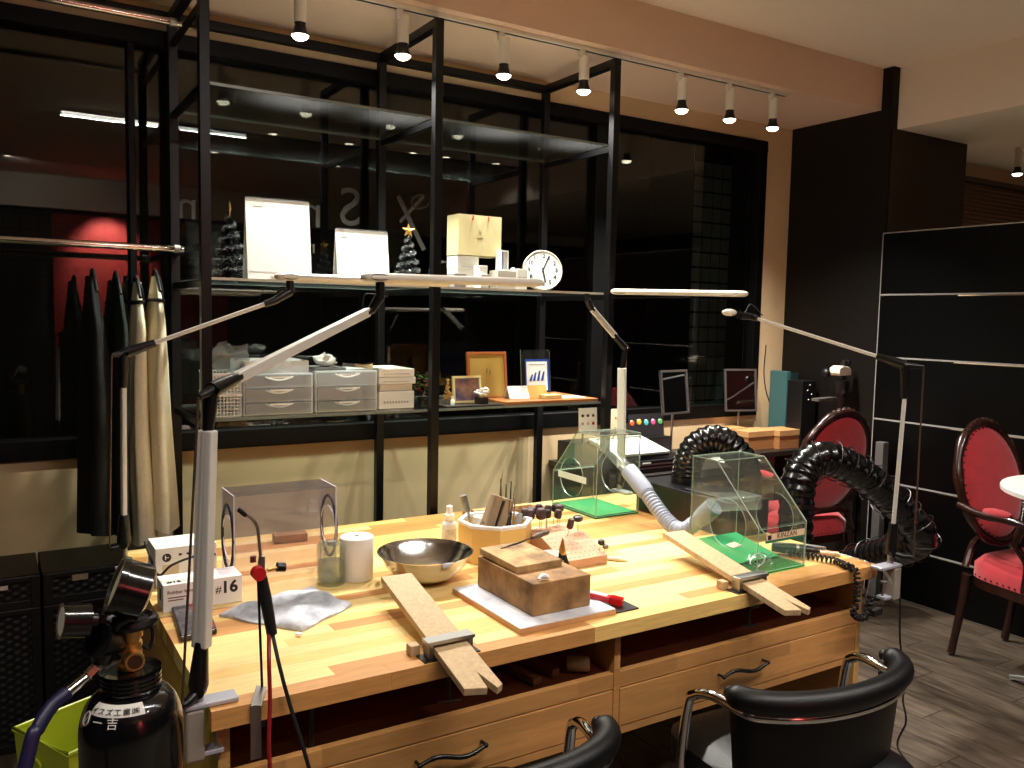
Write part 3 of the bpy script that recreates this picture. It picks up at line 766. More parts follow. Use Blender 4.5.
# octagonal tool organiser
oc = gz(494.5,556,ZB); orad, oh = .120, .112
og = thing('tool_organizer', 'octagonal cream organiser with white rim full of hand tools', 'organizer', (oc.x,oc.y,ZB))
def octa(r, z, rot=.39): return [(oc.x+r*math.cos(rot+i*math.pi/4),oc.y+r*math.sin(rot+i*math.pi/4),ZB+z) for i in range(8)]
def octwall(ro, ri, za, zb_):
    b = MB(); A,B2,C,D = octa(ro,za),octa(ro,zb_),octa(ri,zb_),octa(ri,za)
    vs = A+B2+C+D; fs = []
    for i in range(8):
        j = (i+1)%8; fs += [(i,j,8+j,8+i),(8+i,8+j,16+j,16+i),(16+i,16+j,24+j,24+i),(24+i,24+j,j,i)]
    return b.add(vs,fs)
m_cream = M('cream_plastic',(222,184,108),.5); m_whr = M('organizer_white',(232,230,224),.45)
octwall(orad,orad-.006,.001,oh).build('wall', m_cream, og, bevel=.001)
octwall(orad+.003,orad-.012,oh+.0002,oh+.012).build('rim', m_whr, og, bevel=.002)
b = MB(); b.add(octa(orad-.006,.012)+octa(orad-.006,.018),[tuple(range(8)),tuple(range(8,16))]); b.build('base', m_cream, og)
b = MB(); b.box((oc.x-.002,oc.y-orad+.012,ZB+.018),(oc.x+.002,oc.y+orad-.012,ZB+oh)); b.build('partition', m_whr, og)
b = MB(); b.box((oc.x-orad+.012,oc.y-.002,ZB+.018),(oc.x-.0025,oc.y+.002,ZB+oh)); b.build('partition', m_whr, og)
# tools standing in it
m_hw = M('worn_handle_wood',(150,128,98),.7,var=.25,scale=14,stretch=(1,1,.3)); m_hd = M('dark_handle',(40,36,32),.6)
def tool(name, label, cat, base, lean, L, parts_):
    d = Vector(lean).normalized(); p = Vector(base)
    t = thing(name, label, cat, tuple(base), 0, 'hand tools in the octagonal organiser')
    for nm,a,e,r0,r1,mt in parts_:
        MB().tube([p+d*(L*a),p+d*(L*(a+(e-a)*.5)),p+d*(L*e)],[r0,(r0+r1)/2,r1],10).build(nm, mt, t, smooth=40)
    return t
tb = ZB+.020
q0 = Vector((oc.x,oc.y,tb))
# big clamp with two wooden jaws
rc_ = thing('ring_clamp', 'chunky wooden ring clamp with black leather jaws leaning in the organiser', 'ring clamp', (oc.x-.055,oc.y-.03,tb), 0, 'hand tools in the octagonal organiser')
dl = Vector((.36,.0,.93)).normalized(); pb_ = Vector((oc.x-.066,oc.y-.035,tb))
sd = Vector((0.93,0,-.36)).normalized()
for s,mm in ((-1,m_hw),(1,m_hw)):
    o_ = pb_+sd*(.020*s)
    MB().bar(o_,o_+dl*.195,.046,.034,up=sd,w1=.036,h1=.030).build('jaw', mm, rc_, bevel=.004)
MB().bar(pb_+dl*.02,pb_+dl*.185,.040,.0055,up=sd).build('leather_pad', m_hd, rc_)
MB().cyl(pb_-sd*.042+dl*.10,pb_+sd*.042+dl*.10,.003,n=8).build('hinge_pin', m_steel, rc_)
tool('punch', 'short ribbed grey metal punch behind the ring clamp', 'punch', (oc.x-.035,oc.y+.05,tb), (-.28,.05,.95), .185, (('shank',0,.7,.004,.005,m_steel),('grip',.7,1,.010,.012,M('grey_ribbed',(128,124,116),.4,.4))))
tool('scriber', 'slim steel scriber leaning right in the organiser', 'scriber', (oc.x+.018,oc.y-.035,tb), (.22,.1,.95), .215, (('handle',0,.6,.005,.0045,m_hd),('point',.6,1,.0035,.001,m_steel)))
tool('tweezers', 'dark pointed tweezers standing upright in the organiser', 'tweezers', (oc.x+.010,oc.y-.055,tb), (.06,.02,1), .175, (('arm',0,1,.0045,.002,m_darksteel),))
tool('tweezers', 'grey steel tweezers next to the dark pair in the organiser', 'tweezers', (oc.x+.026,oc.y-.058,tb), (.09,.03,1), .18, (('arm',0,1,.0045,.002,m_steel),))
for i,(dx,dy,L,lab) in enumerate(((.045,.03,.225,'tallest flat steel file at the back of the organiser'),(.058,.028,.205,'middle steel file at the back of the organiser'),(.070,.026,.215,'slim steel file rightmost at the back of the organiser'))):
    f = thing('file', lab, 'file', (oc.x+dx,oc.y+dy,tb), 0, 'hand tools in the octagonal organiser')
    p = Vector((oc.x+dx,oc.y+dy,tb)); d2 = Vector((.03*i-.02,.03,1)).normalized()
    MB().bar(p,p+d2*L,.011,.004,up=(0,1,0),w1=.003,h1=.002).build('blade', m_darksteel, f, bevel=.0005)
tool('marker_pen', 'blue and white pen in the organiser', 'pen', (oc.x+.040,oc.y-.02,tb), (.03,0,1), .115, (('barrel',0,.62,.0055,.0055,m_white),('ink_band',.62,.8,.0057,.0057,M('blue_plastic',(40,70,160),.4)),('cap',.8,1,.006,.005,m_white)))
kn = thing('craft_knife', 'flat silver craft knife leaning at the front right of the organiser', 'knife', (oc.x+.052,oc.y-.055,tb), 0, 'hand tools in the octagonal organiser')
p = Vector((oc.x+.050,oc.y-.052,tb)); d2 = Vector((.12,.05,1)).normalized()
MB().bar(p,p+d2*.125,.018,.006,up=(0,1,0)).build('handle', M('silver_grey_plastic',(168,172,180),.4,.3), kn, bevel=.001); MB().bar(p+d2*.125,p+d2*.15,.010,.0012,up=(0,1,0),w1=.003).build('blade', m_steel, kn)
tool('brush', 'thin long bristle brush leaning right above the organiser', 'brush', (oc.x+.03,oc.y+.06,tb), (.30,.28,.95), .26, (('handle',0,.85,.0028,.0022,m_hw),('bristles',.85,1,.0026,.0008,m_hw)))
cupc = (oc.x-.005,oc.y+.012); cu = thing('small_cup', 'small white paper cup standing inside the organiser', 'cup', (cupc[0],cupc[1],tb))
MB().lathe([(.0,.0),(.022,.0),(.027,.105),(.025,.105),(.0205,.004),(0,.004)],(cupc[0]-.022,cupc[1]+.03,tb),20).build('cup', m_paper, cu, smooth=40)

# white board, heavy wooden block, loose board
x0,x1,y0,y1 = 1.092,1.392,1.696,2.052
wbrd = thing('work_board', 'white topped board with wooden edge under the heavy block', 'board', ((x0+x1)/2,(y0+y1)/2,ZB))
MB().box((x0,y0,ZB+.0005),(x1,y1,ZB+.014)).build('wood_edge', M('board_edge_wood',(196,146,96),.5,var=.1,scale=12), wbrd, bevel=.001)
MB().box((x0+.001,y0+.001,ZB+.0141),(x1-.001,y1-.001,ZB+.016)).build('white_face', M('scuffed_white',(222,222,226),.45,c2=(178,180,190),scale=14), wbrd)
m_blockw = M('stained_block_wood',(178,134,80),.7,c2=(100,68,36),scale=13,bump=.25,detail=10)
o = MB().box((1.163,1.748,ZB+.0162),(1.346,2.035,.822)); tag(rebase(o.build('wood_block', m_blockw, bevel=.003)), 'heavy stained wooden block on the white board', 'wood block')
m_loose = M('scorched_board_wood',(204,168,112),.75,c2=(104,74,40),scale=14,bump=.2,detail=8)
o = MB(); Rm = Matrix.Rotation(R(2),3,'X')@rotz(.03); o.obox((1.243,1.938,.8345),(.150,.188,.019),Rm); tag(rebase(o.build('loose_board', m_loose, bevel=.002)), 'scorched flat board lying on top of the heavy wooden block', 'board')
c = gz(542,580,.823); o = MB()
o.tube([(c.x-.014,c.y-.004,.828),(c.x-.004,c.y,.832),(c.x+.004,c.y+.003,.833),(c.x+.012,c.y-.001,.831),(c.x+.018,c.y-.006,.828)],[.003,.005,.007,.006,.003],8); tag(rebase(o.build('tissue_scrap', m_paper, smooth=True)), 'crumpled white tissue scrap on the wooden block', 'tissue')
c = gz(530,595,.823)
# black plate and red utility knife beside the block
q = [gz(598,592,ZB),gz(640,611,ZB),gz(612,620,ZB),gz(575,600,ZB)]
o = MB().box((1.396,1.70,ZB+.0005),(1.475,1.80,ZB+.004)); tag(rebase(o.build('steel_plate', M('black_plate',(38,36,36),.4,.4), bevel=.0005)), 'small black plate beside the white board', 'plate')
k0,k1 = Vector((1.366,1.830,ZB+.0285)),Vector((1.440,1.728,ZB+.0165))
uk = thing('utility_knife', 'red and clear utility knife leaning off the white board', 'knife', (1.40,1.77,ZB))
dd = (k1-k0)
MB().bar(k0,k0+dd*.72,.028,.015,up=(0,0,1)).build('handle', M('red_plastic',(200,36,48),.3), uk, bevel=.002)
MB().bar(k0+dd*.22+Vector((0,0,.0078)),k0+dd*.66+Vector((0,0,.0078)),.020,.001,up=(0,0,1)).build('sticker', M('knife_sticker',(226,190,190),.5), uk)
MB().bar(k0+dd*.72,k1,.030,.018,up=(0,0,1)).build('end_cap', clear('red_clear',(230,70,70),1.45,haze=.45,hazec=(215,50,55)), uk, bevel=.002)
MB().bar(k0-dd*.25,k0,.012,.002,up=(0,0,1)).build('blade', m_steel, uk)
# dish and black cone tool, tool bridging the block
c = Vector((1.452,2.085,ZB)); dsh = MB().lathe([(0,.001),(.024,.001),(.030,.040),(.034,.060),(.031,.060),(.027,.040),(.020,.006),(0,.006)],(c.x,c.y,ZB),24)
tag(rebase(dsh.build('white_dish', m_white, smooth=40)), 'small white dish between the block and the bur stand', 'dish')
pl = thing('pliers', 'black handled pliers standing in front of the bur stand', 'pliers', (1.425,1.985,ZB))
for s in (-1,1):
    MB().tube(catmull([(1.430+s*.016,1.985,ZB+.008),(1.428+s*.014,1.988,ZB+.045),(1.425+s*.004,1.992,ZB+.085)],5),.0075,8).build('handle', m_rubber, pl, smooth=True)
MB().lathe([(.010,0),(.011,.012),(.006,.030),(.002,.048)],(1.425,1.992,ZB+.083),10).build('jaws', m_brass, pl, smooth=True)
a_,b_ = gy(513,550,1.98),gy(556,546,2.06)
tl_ = thing('graver', 'graver with dark wood handle resting on the loose board', 'graver', (1.3,2.0,.843))
A,Bq = Vector((1.215,1.995,.846)),Vector((1.345,2.035,.852))
MB().bar(A,Bq,.004,.003).build('blade', m_darksteel, tl_); MB().tube([Bq,Bq+(Bq-A).normalized()*.02,Bq+(Bq-A).normalized()*.075],[.005,.0085,.007],10).build('handle', M('old_handle',(96,80,62),.6,var=.3,scale=30), tl_, smooth=True)

# bur stand: stepped wedge with holes, burs standing in it
bs = thing('bur_stand', 'pinkish wooden wedge stand drilled full of holes for burs', 'tool stand', (1.58,2.2,ZB))
m_bs = M('bur_wood',(196,148,112),.65,var=.12,scale=12,stretch=(3,12,12))
prf = [(2.075,ZB+.001),(2.075,ZB+.028),(2.20,ZB+.075),(2.335,ZB+.075),(2.335,ZB+.001)]
MB().prism(prf,(1.492,0,0),Y_,Z_,X_,.17).build('wedge', m_bs, bs, bevel=.0015)
hb = MB()
for i in range(9):
    for j in range(6):
        t = (j+.6)/6.2; yy = 2.075+.125*t; zz = ZB+.028+.047*t
        nrm = Vector((0,-.047,.125)).normalized(); p = Vector((1.505+i*.018,yy,zz))
        hb.cyl(p+nrm*.0001,p+nrm*.0006,.0018,n=6)
    for j in range(4):
        p = Vector((1.505+i*.018,2.215+j*.03,ZB+.0751)); hb.cyl(p,p+Vector((0,0,.0006)),.0018,n=6)
hb.build('drill_holes', m_print, bs)
rb_ = random.Random(4)
_ord = ['leftmost','second','third','fourth','fifth','sixth','seventh','eighth','ninth']
bur_labels = ['%s dark polishing bur %son the flat top of the wooden bur stand' % (w_, '' if w_ == 'leftmost' else 'from the left ') for w_ in _ord]
bur_labels += ['rightmost dark polishing bur on the flat top of the wooden bur stand', 'slim brown polishing bur on the slope of the bur stand', 'flat black polishing wheel high on the slope of the bur stand', 'small round black bur low on the slope of the bur stand', 'small grey bur at the lowest right corner of the bur stand']
m_bur = [M('bur_brown',(70,48,48),.6,var=.2,scale=40),M('bur_black',(24,24,26),.4),M('bur_grey',(120,112,104),.5)]
bur_spots = [(1.50,2.315,.055,0,.012,.022),(1.515,2.30,.05,0,.012,.024),(1.528,2.32,.06,0,.013,.020),(1.543,2.28,.052,0,.014,.026),(1.556,2.31,.066,0,.010,.024),(1.572,2.29,.05,1,.011,.02),(1.588,2.32,.056,0,.010,.022),(1.602,2.275,.046,0,.010,.022),(1.622,2.325,.06,1,.010,.018),(1.637,2.31,.064,0,.012,.018),(1.585,2.19,.04,0,.009,.026),(1.645,2.215,.045,1,.013,.014),(1.648,2.10,.032,1,.009,.012),(1.655,2.085,.026,2,.008,.010)]
labs = ['dark brown rubber polishing bur','brown polishing wheel','black polishing wheel','slim brown polishing point']
for i,(bxx,byy,L,mi,r,h) in enumerate([(a_,b_,c_*1.25,d_,e_*1.25,f_*1.35) for a_,b_,c_,d_,e_,f_ in bur_spots]):
    zz = ZB+.075 if byy > 2.2 else ZB+.028+.047*(byy-2.075)/.125
    t = thing('polishing_bur', bur_labels[i], 'bur', (bxx,byy,zz), 0, 'burs in the wooden bur stand')
    ln = Vector((rb_.uniform(-.1,.1),-.05 if byy > 2.2 else -.35,1)).normalized(); p = Vector((bxx,byy,zz))
    MB().cyl(p+ln*.001,p+ln*L*.62,.0013,n=6).build('shank', m_steel, t)
    MB().lathe([(0,0),(r*.8,.001),(r,h*.2),(r,h*.8),(r*.7,h),(0,h)],p+ln*L*.6,14,axis=ln).build('head', m_bur[mi], t, smooth=50)
o = MB(); a_ = gz(603,563,ZB); a_ = Vector((1.675,2.10,ZB)); o.tube([(a_.x,a_.y+.01,ZB+.006),(a_.x+.03,a_.y-.02,ZB+.0075),(a_.x+.055,a_.y-.042,ZB+.004)],[.005,.007,.0035],10)
tag(rebase(o.build('wood_stylus', M('bare_wood',(222,204,174),.6), smooth=True)), 'short pale wooden stylus lying right of the bur stand', 'stylus')
# strips of wood at the back edge of the bench
o = MB(); o.obox((1.72,2.80,ZB+.011),(.34,.055,.020),rotz(-.12)); tag(rebase(o.build('wood_strip', M('grey_brown_strip',(140,106,70),.7,var=.2,scale=8,stretch=(2,20,20)), bevel=.001)), 'long brown wood strip at the back edge behind the bur stand', 'wood strip')
o = MB(); o.obox((1.70,2.79,ZB+.028),(.26,.03,.012),rotz(-.02)); tag(rebase(o.build('wood_strip', M('pale_strip',(188,150,104),.7,var=.2,scale=8,stretch=(2,20,20)), bevel=.001)), 'pale narrow wood strip lying on the long brown strip', 'wood strip')

# ================================================================= acrylic dust boxes
def dust_box(x0, x1, yb, yt, yfz, zt, zs, label, near):
    """hood with profile: vertical back yb, top to yt, slope to yfz at zs, low vertical front"""
    t = thing('dust_box', label, 'dust box', ((x0+x1)/2,(yb+yfz)/2,ZB))
    T = .004; s = 1 if yfz > yb else -1
    prof = [(yb,ZB+.007),(yb,zt),(yt,zt),(yfz,zs),(yfz,ZB+.007)]
    if s > 0: prof = prof[::-1]
    hc, hr = ((yb*.44+yfz*.56), ZB+.138), .078
    MB().holed(prof,hc,hr,(x0,0,0),Y_,Z_,X_,T,0,1).build('side_panel', [m_acryl,m_edge], t)
    MB().holed(prof,hc,hr,(x1-T,0,0),Y_,Z_,X_,T,0,1).build('side_panel', [m_acryl,m_edge], t)
    def plate(nm, a, b, thick, xa=x0+T, xb=x1-T):
        A,B2 = Vector((xa,a[0],a[1])),Vector((xa,b[0],b[1])); L = (B2-A).length; d = (B2-A).normalized(); n = X_.cross(d).normalized()
        if n.dot(Vector((0,(yb+yfz)/2-(a[0]+b[0])/2,ZB+.15-(a[1]+b[1])/2))) < 0: n = -n
        return MB().prism([(0,0),(xb-xa,0),(xb-xa,L),(0,L)],A,X_,d,n,thick,0,1).build(nm, [m_acryl,m_edge], t)
    plate('back_panel',(yb,ZB+.007),(yb,zt),T); plate('top_panel',(yb+s*T,zt),(yt,zt),T)
    plate('sloped_window',(yt,zt),(yfz,zs),T); fp = plate('front_panel',(yfz,zs-.006),(yfz,ZB+.007),T)
    MB().box((x0,min(yb,yfz),ZB+.0005),(x1,max(yb,yfz),ZB+.006)).build('base_panel', [clear('green_acrylic',(120,220,170),1.45,haze=.25,hazec=(70,190,130))], t)
    return t, fp
dl_, fpl = dust_box(1.988,2.205,2.565,2.70,2.862,1.048,.865,'clear acrylic dust box with sloped window behind the grey hose','far')
MB().box((2.0,2.575,ZB+.0065),(2.195,2.85,ZB+.010)).build('green_mat', m_green, dl_)
o = MB().box((1.9868,2.63,.846),(1.9878,2.82,.872)).build('sticker', M('pale_sticker',(206,222,216),.5), dl_)
drr, fpr = dust_box(1.985,2.207,2.045,1.935,1.752,1.050,.868,'clear acrylic dust box with green felt floor and KINZAN label','near')
gm = MB(); gm.prism([(0,0),(.2,0),(.2,.19),(0,.19)],(1.995,2.035,ZB+.045),X_,Vector((0,-1,-.19)).normalized(),Vector((0,-.19,1)).normalized(),.003); gm.build('green_mat', m_green, drr)
c = Vector((2.10,1.955,ZB+.0338)); MB().obox(c,(.05,.03,.0012),Matrix.Rotation(R(10.7),3,'X')@rotz(.2)).build('paper_slip', M('pink_slip',(226,196,176),.7), drr)
lx0,lx1,ly,lz = 2.018,2.196,1.7508,.836
MB().box((lx0,ly-.0008,lz-.018),(lx1,ly,lz)).build('label_green', M('label_green',(20,110,78),.5), drr)
MB().box((lx0+.002,ly-.0014,lz-.012+.002),(lx1-.001,ly-.0009,lz+.010)).build('label_cream', M('label_cream',(226,196,160),.5), drr)
text('KINZAN', .022, (lx0+.095,ly-.0018,lz+.0005), (1,0,0), (0,0,1), m_print, drr, space=1.15)
MB().box((lx0+.008,ly-.0018,lz-.008),(lx0+.024,ly-.0015,lz+.006)).build('label_logo', m_print, drr)
# clear stub pipes with the joining grey hose
def ribbed(path, r, pitch, depth, n=20):
    pts = []; L = 0; out = []
    for a,b in zip(path,path[1:]):
        k = max(1,int((b-a).length/(pitch/4)))
        for i in range(k): pts.append(a+(b-a)*(i/k))
    pts.append(path[-1])
    rs = [r-depth*(1 if (i%4) in (0,1) else 0) for i in range(len(pts))]
    return MB().tube(pts, rs, n)
m_hose = M('grey_hose',(138,144,158),.45); m_clearpipe = clear('clear_pipe',(236,240,238),1.5,haze=.10)
hs = thing('vacuum_hose', 'light grey corrugated hose joining the two acrylic dust boxes', 'hose', (2.05,2.3,ZB))
A0 = Vector((2.09,2.555,.945)); A1 = Vector((2.085,2.47,.905)); A2 = Vector((2.085,2.40,.862))
pth = catmull([A2,Vector((2.082,2.335,.818)),Vector((2.078,2.27,.778)),Vector((2.075,2.21,.757)),Vector((2.075,2.16,.762)),Vector((2.085,2.115,.80)),Vector((2.095,2.075,.84))],10)
ribbed(pth,.0285,.012,.0045).build('corrugated_tube', m_hose, hs, smooth=60)
MB().tube([A1+(A1-A2)*.3,A1,A2,pth[3]],[.032,.033,.033,.030],20).build('sleeve', m_hose, hs, smooth=40)
MB().tube([pth[-8],pth[-3],Vector((2.10,2.052,.865))],[.030,.033,.033],20).build('sleeve', m_hose, hs, smooth=40)
MB().tube([Vector((2.095,2.68,1.0)),Vector((2.092,2.60,.965)),A1],.024,18,caps=False).build('clear_pipe', m_clearpipe, hs, smooth=40)
MB().tube([Vector((2.10,2.052,.868)),Vector((2.115,1.99,.885)),Vector((2.15,1.90,.905))],.024,18,caps=False).build('clear_pipe', m_clearpipe, hs, smooth=40)
# wire nest inside near box
wr = random.Random(3); b = MB()
for i in range(7):
    cx_,cy_ = 2.03+wr.uniform(0,.06),1.79+wr.uniform(0,.03)
    b.tube([(cx_+.030*math.cos(t),cy_+.016*math.sin(t),ZB+.010+.018*(1+math.sin(t+i))) for t in [k*2*math.pi/12 for k in range(12)]],.0012,5,closed=True)
tag(rebase(b.build('wire_coil', m_silver, smooth=True)), 'small tangle of silver wire inside the near dust box', 'wire')

# black dust collector and flexible ducts
dc = thing('dust_collector', 'black dust collector box behind the near dust box', 'dust collector', (2.33,2.36,ZB))
MB().box((2.236,2.10,ZB+.001),(2.432,2.62,.85)).build('case', m_blackpl, dc, bevel=.006)
MB().box((2.25,2.12,.8505),(2.42,2.36,.858)).build('lid', M('collector_lid',(34,34,35),.4), dc, bevel=.003)
MB().cyl((2.365,2.465,.85),(2.365,2.465,.875),.062,n=24).build('port', m_blackpl, dc, smooth=40)
m_duct = M('black_duct',(7,7,8),.22,coat=.3)
def duct(label, pts, r, pitch=.030, dep=.0045):
    path = catmull(pts,14)
    t = thing('flexible_duct', label, 'duct', tuple(pts[-1]))
    ribbed(path,r,pitch,dep,24).build('duct_skin', m_duct, t, smooth=60)
    return t, path
d1,p1 = duct('black ribbed duct arching over behind the far end of the grey hose', [Vector(p) for p in ((2.365,2.465,.876),(2.368,2.46,.935),(2.392,2.44,.998),(2.445,2.395,1.028),(2.50,2.35,.99),(2.54,2.315,.89),(2.545,2.30,.60),(2.545,2.29,.02))], .060)
d2,p2 = duct('black ribbed duct with wire coils arching down right of the near dust box', [Vector((2.60,2.12,.02)),Vector((2.595,2.11,.62)),gx(797,498,2.60),gx(803,470,2.64),gx(822,458,2.72),gx(851,468,2.86),gx(879,488,3.0),gx(902,512,3.12),gx(918,542,3.22),Vector((3.28,2.36,.42)),Vector((3.22,2.52,.26)),Vector((3.20,2.58,.02))], .066)
wc = MB()
k = 0; acc = 0
pts = []
for i in range(1,len(p2)):
    seg = p2[i]-p2[i-1]
    for j in range(10):
        q = p2[i-1]+seg*(j/10); k += 1
        x,y,dn = frame_from(seg); ang = acc; acc += seg.length/10/.075*2*math.pi
        if .22 < (i/len(p2)) < .82: pts.append(q+(x*math.cos(ang)+y*math.sin(ang))*.076)
wc.tube(pts,.0018,5); wc.build('wire_coil', m_darksteel, d2, smooth=True)
# ================================================================= bench lamps
def desk_lamp(label, edge, piv, lo0, lo1, elb, up1, jnt, h0, h1, clampdir, wide=.022, thin=.012, rodoff=None, head_r=.0135, flat_head=True):
    """clamped balanced-arm lamp: clamp, pivot, two arms with rods, long slim head"""
    piv,lo0,lo1,elb,up1,jnt,h0,h1 = [Vector(p) for p in (piv,lo0,lo1,elb,up1,jnt,h0,h1)]
    t = thing('desk_lamp', label, 'lamp', (edge[0],edge[1],ZB), 0, 'balanced arm lamps clamped to the bench')
    ex,ey = edge; cv = Vector((clampdir[0],clampdir[1],0)); sv = Vector((-cv.y,cv.x,0))
    # clamp: top jaw on the bench, spine outside the edge, lower jaw with screw
    m_cl = M('lamp_clamp_grey',(150,140,128),.45,.2); m_cj = M('lamp_clamp_top',(176,176,184),.35,.3)
    Ec = Vector((ex,ey,0))
    def cbox(a0, a1, hw, z0, z1):
        p = [Ec+cv*a0-sv*hw, Ec+cv*a1+sv*hw]
        return MB().box((min(p[0].x,p[1].x),min(p[0].y,p[1].y),z0),(max(p[0].x,p[1].x),max(p[0].y,p[1].y),z1))
    cbox(-.058,.046,.022,ZB+.0008,ZB+.011).build('clamp_jaw', m_cj, t, bevel=.003)
    cbox(.008,.044,.022,ZB-.105,ZB+.0005).build('clamp_body', m_cl, t, bevel=.005)
    cbox(-.03,.012,.016,ZB-.100,ZB-.090).build('clamp_foot', m_cj, t, bevel=.002)
    sc_ = Ec-cv*.018
    q = MB(); q.cyl((sc_.x,sc_.y,ZB-.118),(sc_.x,sc_.y,ZB-BT-.004),.004,n=10); q.cyl((sc_.x,sc_.y,ZB-BT-.010),(sc_.x,sc_.y,ZB-BT-.002),.012,n=14); q.build('clamp_screw', m_steel, t, smooth=40)
    MB().cyl((piv.x,piv.y,ZB+.006),(piv.x,piv.y,piv.z-.004),.011,.009,n=14).build('swivel_pin', m_steel, t, smooth=40)
    ro = rodoff if rodoff is not None else Vector((-.045,-.012,0))
    ad = (lo1-lo0).normalized()
    # lower joint: black shell from pivot to arm, with a lug for the rod
    sd = ro.normalized()
    q = MB(); q.tube([piv-ad*.006,piv+ad*.012,lo0+ad*.012],[.015,.020,.0130],12); q.tube([piv,piv+ro*.55+Vector((0,0,-.004)),piv+ro],[.012,.010,.006],10)
    q.cyl(piv+Vector((-.004,-.017,0)),piv+Vector((.004,.017,0)),.012,n=14); q.build('lower_joint', m_blackpl, t, smooth=50)
    MB().bar(lo0,lo1,wide,thin,up=sd).build('lower_arm', m_alu, t, bevel=.003)
    MB().cyl(piv+ro,elb+ro*.8,.0026,n=8).build('lower_rod', M('rod_bronze',(122,98,80),.35,.8), t, smooth=40)
    # elbow
    ud = (up1-elb).normalized(); st = elb+ud*.078
    q = MB(); q.tube([lo1-ad*.012,elb-ad*.012,elb],[.0105,.014,.016],12); q.tube([elb,elb+ud*.03,st+ud*.012],[.016,.015,.0105],12); q.tube([elb,elb+ro*.8],[.012,.006],10)
    q.build('elbow', m_blackpl, t, smooth=50)
    MB().cyl(elb+Vector((.006,-.018,0)),elb+Vector((-.006,.018,0)),.006,n=12).build('elbow_bolt', m_chrome, t, smooth=40)
    MB().bar(st,up1,thin*.8,wide*.68,up=Z_).build('upper_arm', m_alu, t, bevel=.003)
    q = MB(); q.tube([up1-ud*.012,up1+ud*.02,jnt],[.010,.012,.014],12); q.cyl(jnt+Vector((0,0,-.006)),Vector((jnt.x,jnt.y,h0.z-.012)),.012,n=14); q.build('head_joint', m_blackpl, t, smooth=50)
    MB().tube(catmull([up1-ud*.03+Vector((0,0,.016)),up1+ud*.01+Vector((-.01,0,.045)),jnt+Vector((.02,0,.0)),jnt+Vector((0,0,.022))],6),.0018,6).build('cable', m_rubber, t, smooth=True)
    hd = (h1-h0).normalized()
    hh = MB(); n = 16; s_ = hd.cross(Z_).normalized()
    prof = [(0.03,1),(.0,.78)]
    def ring(p, k): return [p+s_*(.026*k*math.cos(2*math.pi*i/n))+Z_*(.0125*k*math.sin(2*math.pi*i/n)) for i in range(n)]
    vs = []; ks = [(0,.45),(.008,.85),(.02,1),(.5,1),(1,1)]; Lh = (h1-h0).length
    pos = [(0,.45),(.008,.85),(.022,1),(Lh*.5,1),(Lh-.022,1),(Lh-.008,.85),(Lh,.45)]
    for dd_,k_ in pos: vs += ring(h0+hd*dd_,k_)
    fs = [(r_*n+i,r_*n+(i+1)%n,(r_+1)*n+(i+1)%n,(r_+1)*n+i) for r_ in range(len(pos)-1) for i in range(n)]+[tuple(reversed(range(n))),tuple(range((len(pos)-1)*n,len(pos)*n))]
    hh.add(vs,fs); ho = hh.build('head', m_whitepaint, t, smooth=50)
    sp_ = MB(); c_ = h0+hd*.042-s_*0.0+Vector((0,0,.0)); 
    side_ = -s_ if (CAM-c_).dot(-s_) > 0 else s_
    sp_.tube([c_+side_*.0225+hd*(.026*math.cos(a))+Z_*(.0075*math.sin(a)) for a in [i*2*math.pi/18 for i in range(18)]],.0016,6,closed=True); sp_.build('switch_bezel', m_blackpl, ho, smooth=True)
    MB().obox(c_+side_*.0232,(.036,.001,.007),Matrix((hd,side_,Z_)).transposed()).build('switch_plate', m_steel, ho)
    return t
L2a = Vector((.345,1.69,.752))
desk_lamp('bench lamp with white arm standing at the near left corner of the bench', (.352,1.69), (.336,1.69,.752), (.343,1.69,.838), (.358,1.69,1.268), (.366,1.69,1.345), (.854,2.1,1.503), (.888,2.1,1.545), (.837,2.1,1.594), (1.403,2.1,1.600), (-1,0), .034, .022, Vector((-.036,-.03,-.012)))
e1 = gx(124,354,.33); b1 = gx(122,537,.33)
desk_lamp('bench lamp with grey arm at the far left corner, in front of the cream coats', (.352,2.70), (.330,2.70,.80), (.330,2.69,.88), (.330,2.655,1.285), (.330,2.64,1.37), (.732,2.6,1.525), (.80,2.6,1.562), (.754,2.6,1.607), (1.357,2.6,1.607), (-1,0), .018, .014, Vector((-.040,-.01,-.004)))
YL = 2.925
pe,pu,pj,ph_ = gy(625,348,YL),gy(592,309,YL),gy(587,300,YL),gy(611,291.5,YL-.03)
pb3 = gy(622,440,YL); ph1 = gy(748,294,2.50)
desk_lamp('bench lamp with pale pole and short raised arm beside the far dust box', (pb3.x,BY1), (pb3.x,YL+.012,.765), (pb3.x,YL,.83), (gy(622,368,YL).x,YL,gy(622,368,YL).z), pe, pu, pj, ph_, ph1, (0,1), .036, .022, Vector((.03,.02,-.006)))
desk_lamp('bench lamp with slanted silver arm at the near right corner, head seen end-on', (2.437,1.615), (2.46,1.622,.764), (2.46,1.618,.85), (2.46,1.604,1.277), (2.46,1.609,1.371), (2.314,2.1,1.511), (2.235,2.1,1.518), (2.186,2.1,1.528), (2.59,2.49,1.531), (1,0), .017, .012, Vector((.03,-.06,-.004)))
# power lead of the right lamp
ld = catmull([gx(896,572,2.47),gx(900,600,2.49),gx(900,640,2.50),gx(905,680,2.49),gx(903,700,2.47),gx(906,722,2.46),gx(898,748,2.44),(2.40,1.42,.10),(2.39,1.38,.004),(2.36,1.30,.004)],8)
tag(rebase(MB().tube(ld,.0032,8).build('power_cord', m_rubber, smooth=True)), 'black power cord hanging from the right lamp to the floor', 'cord')

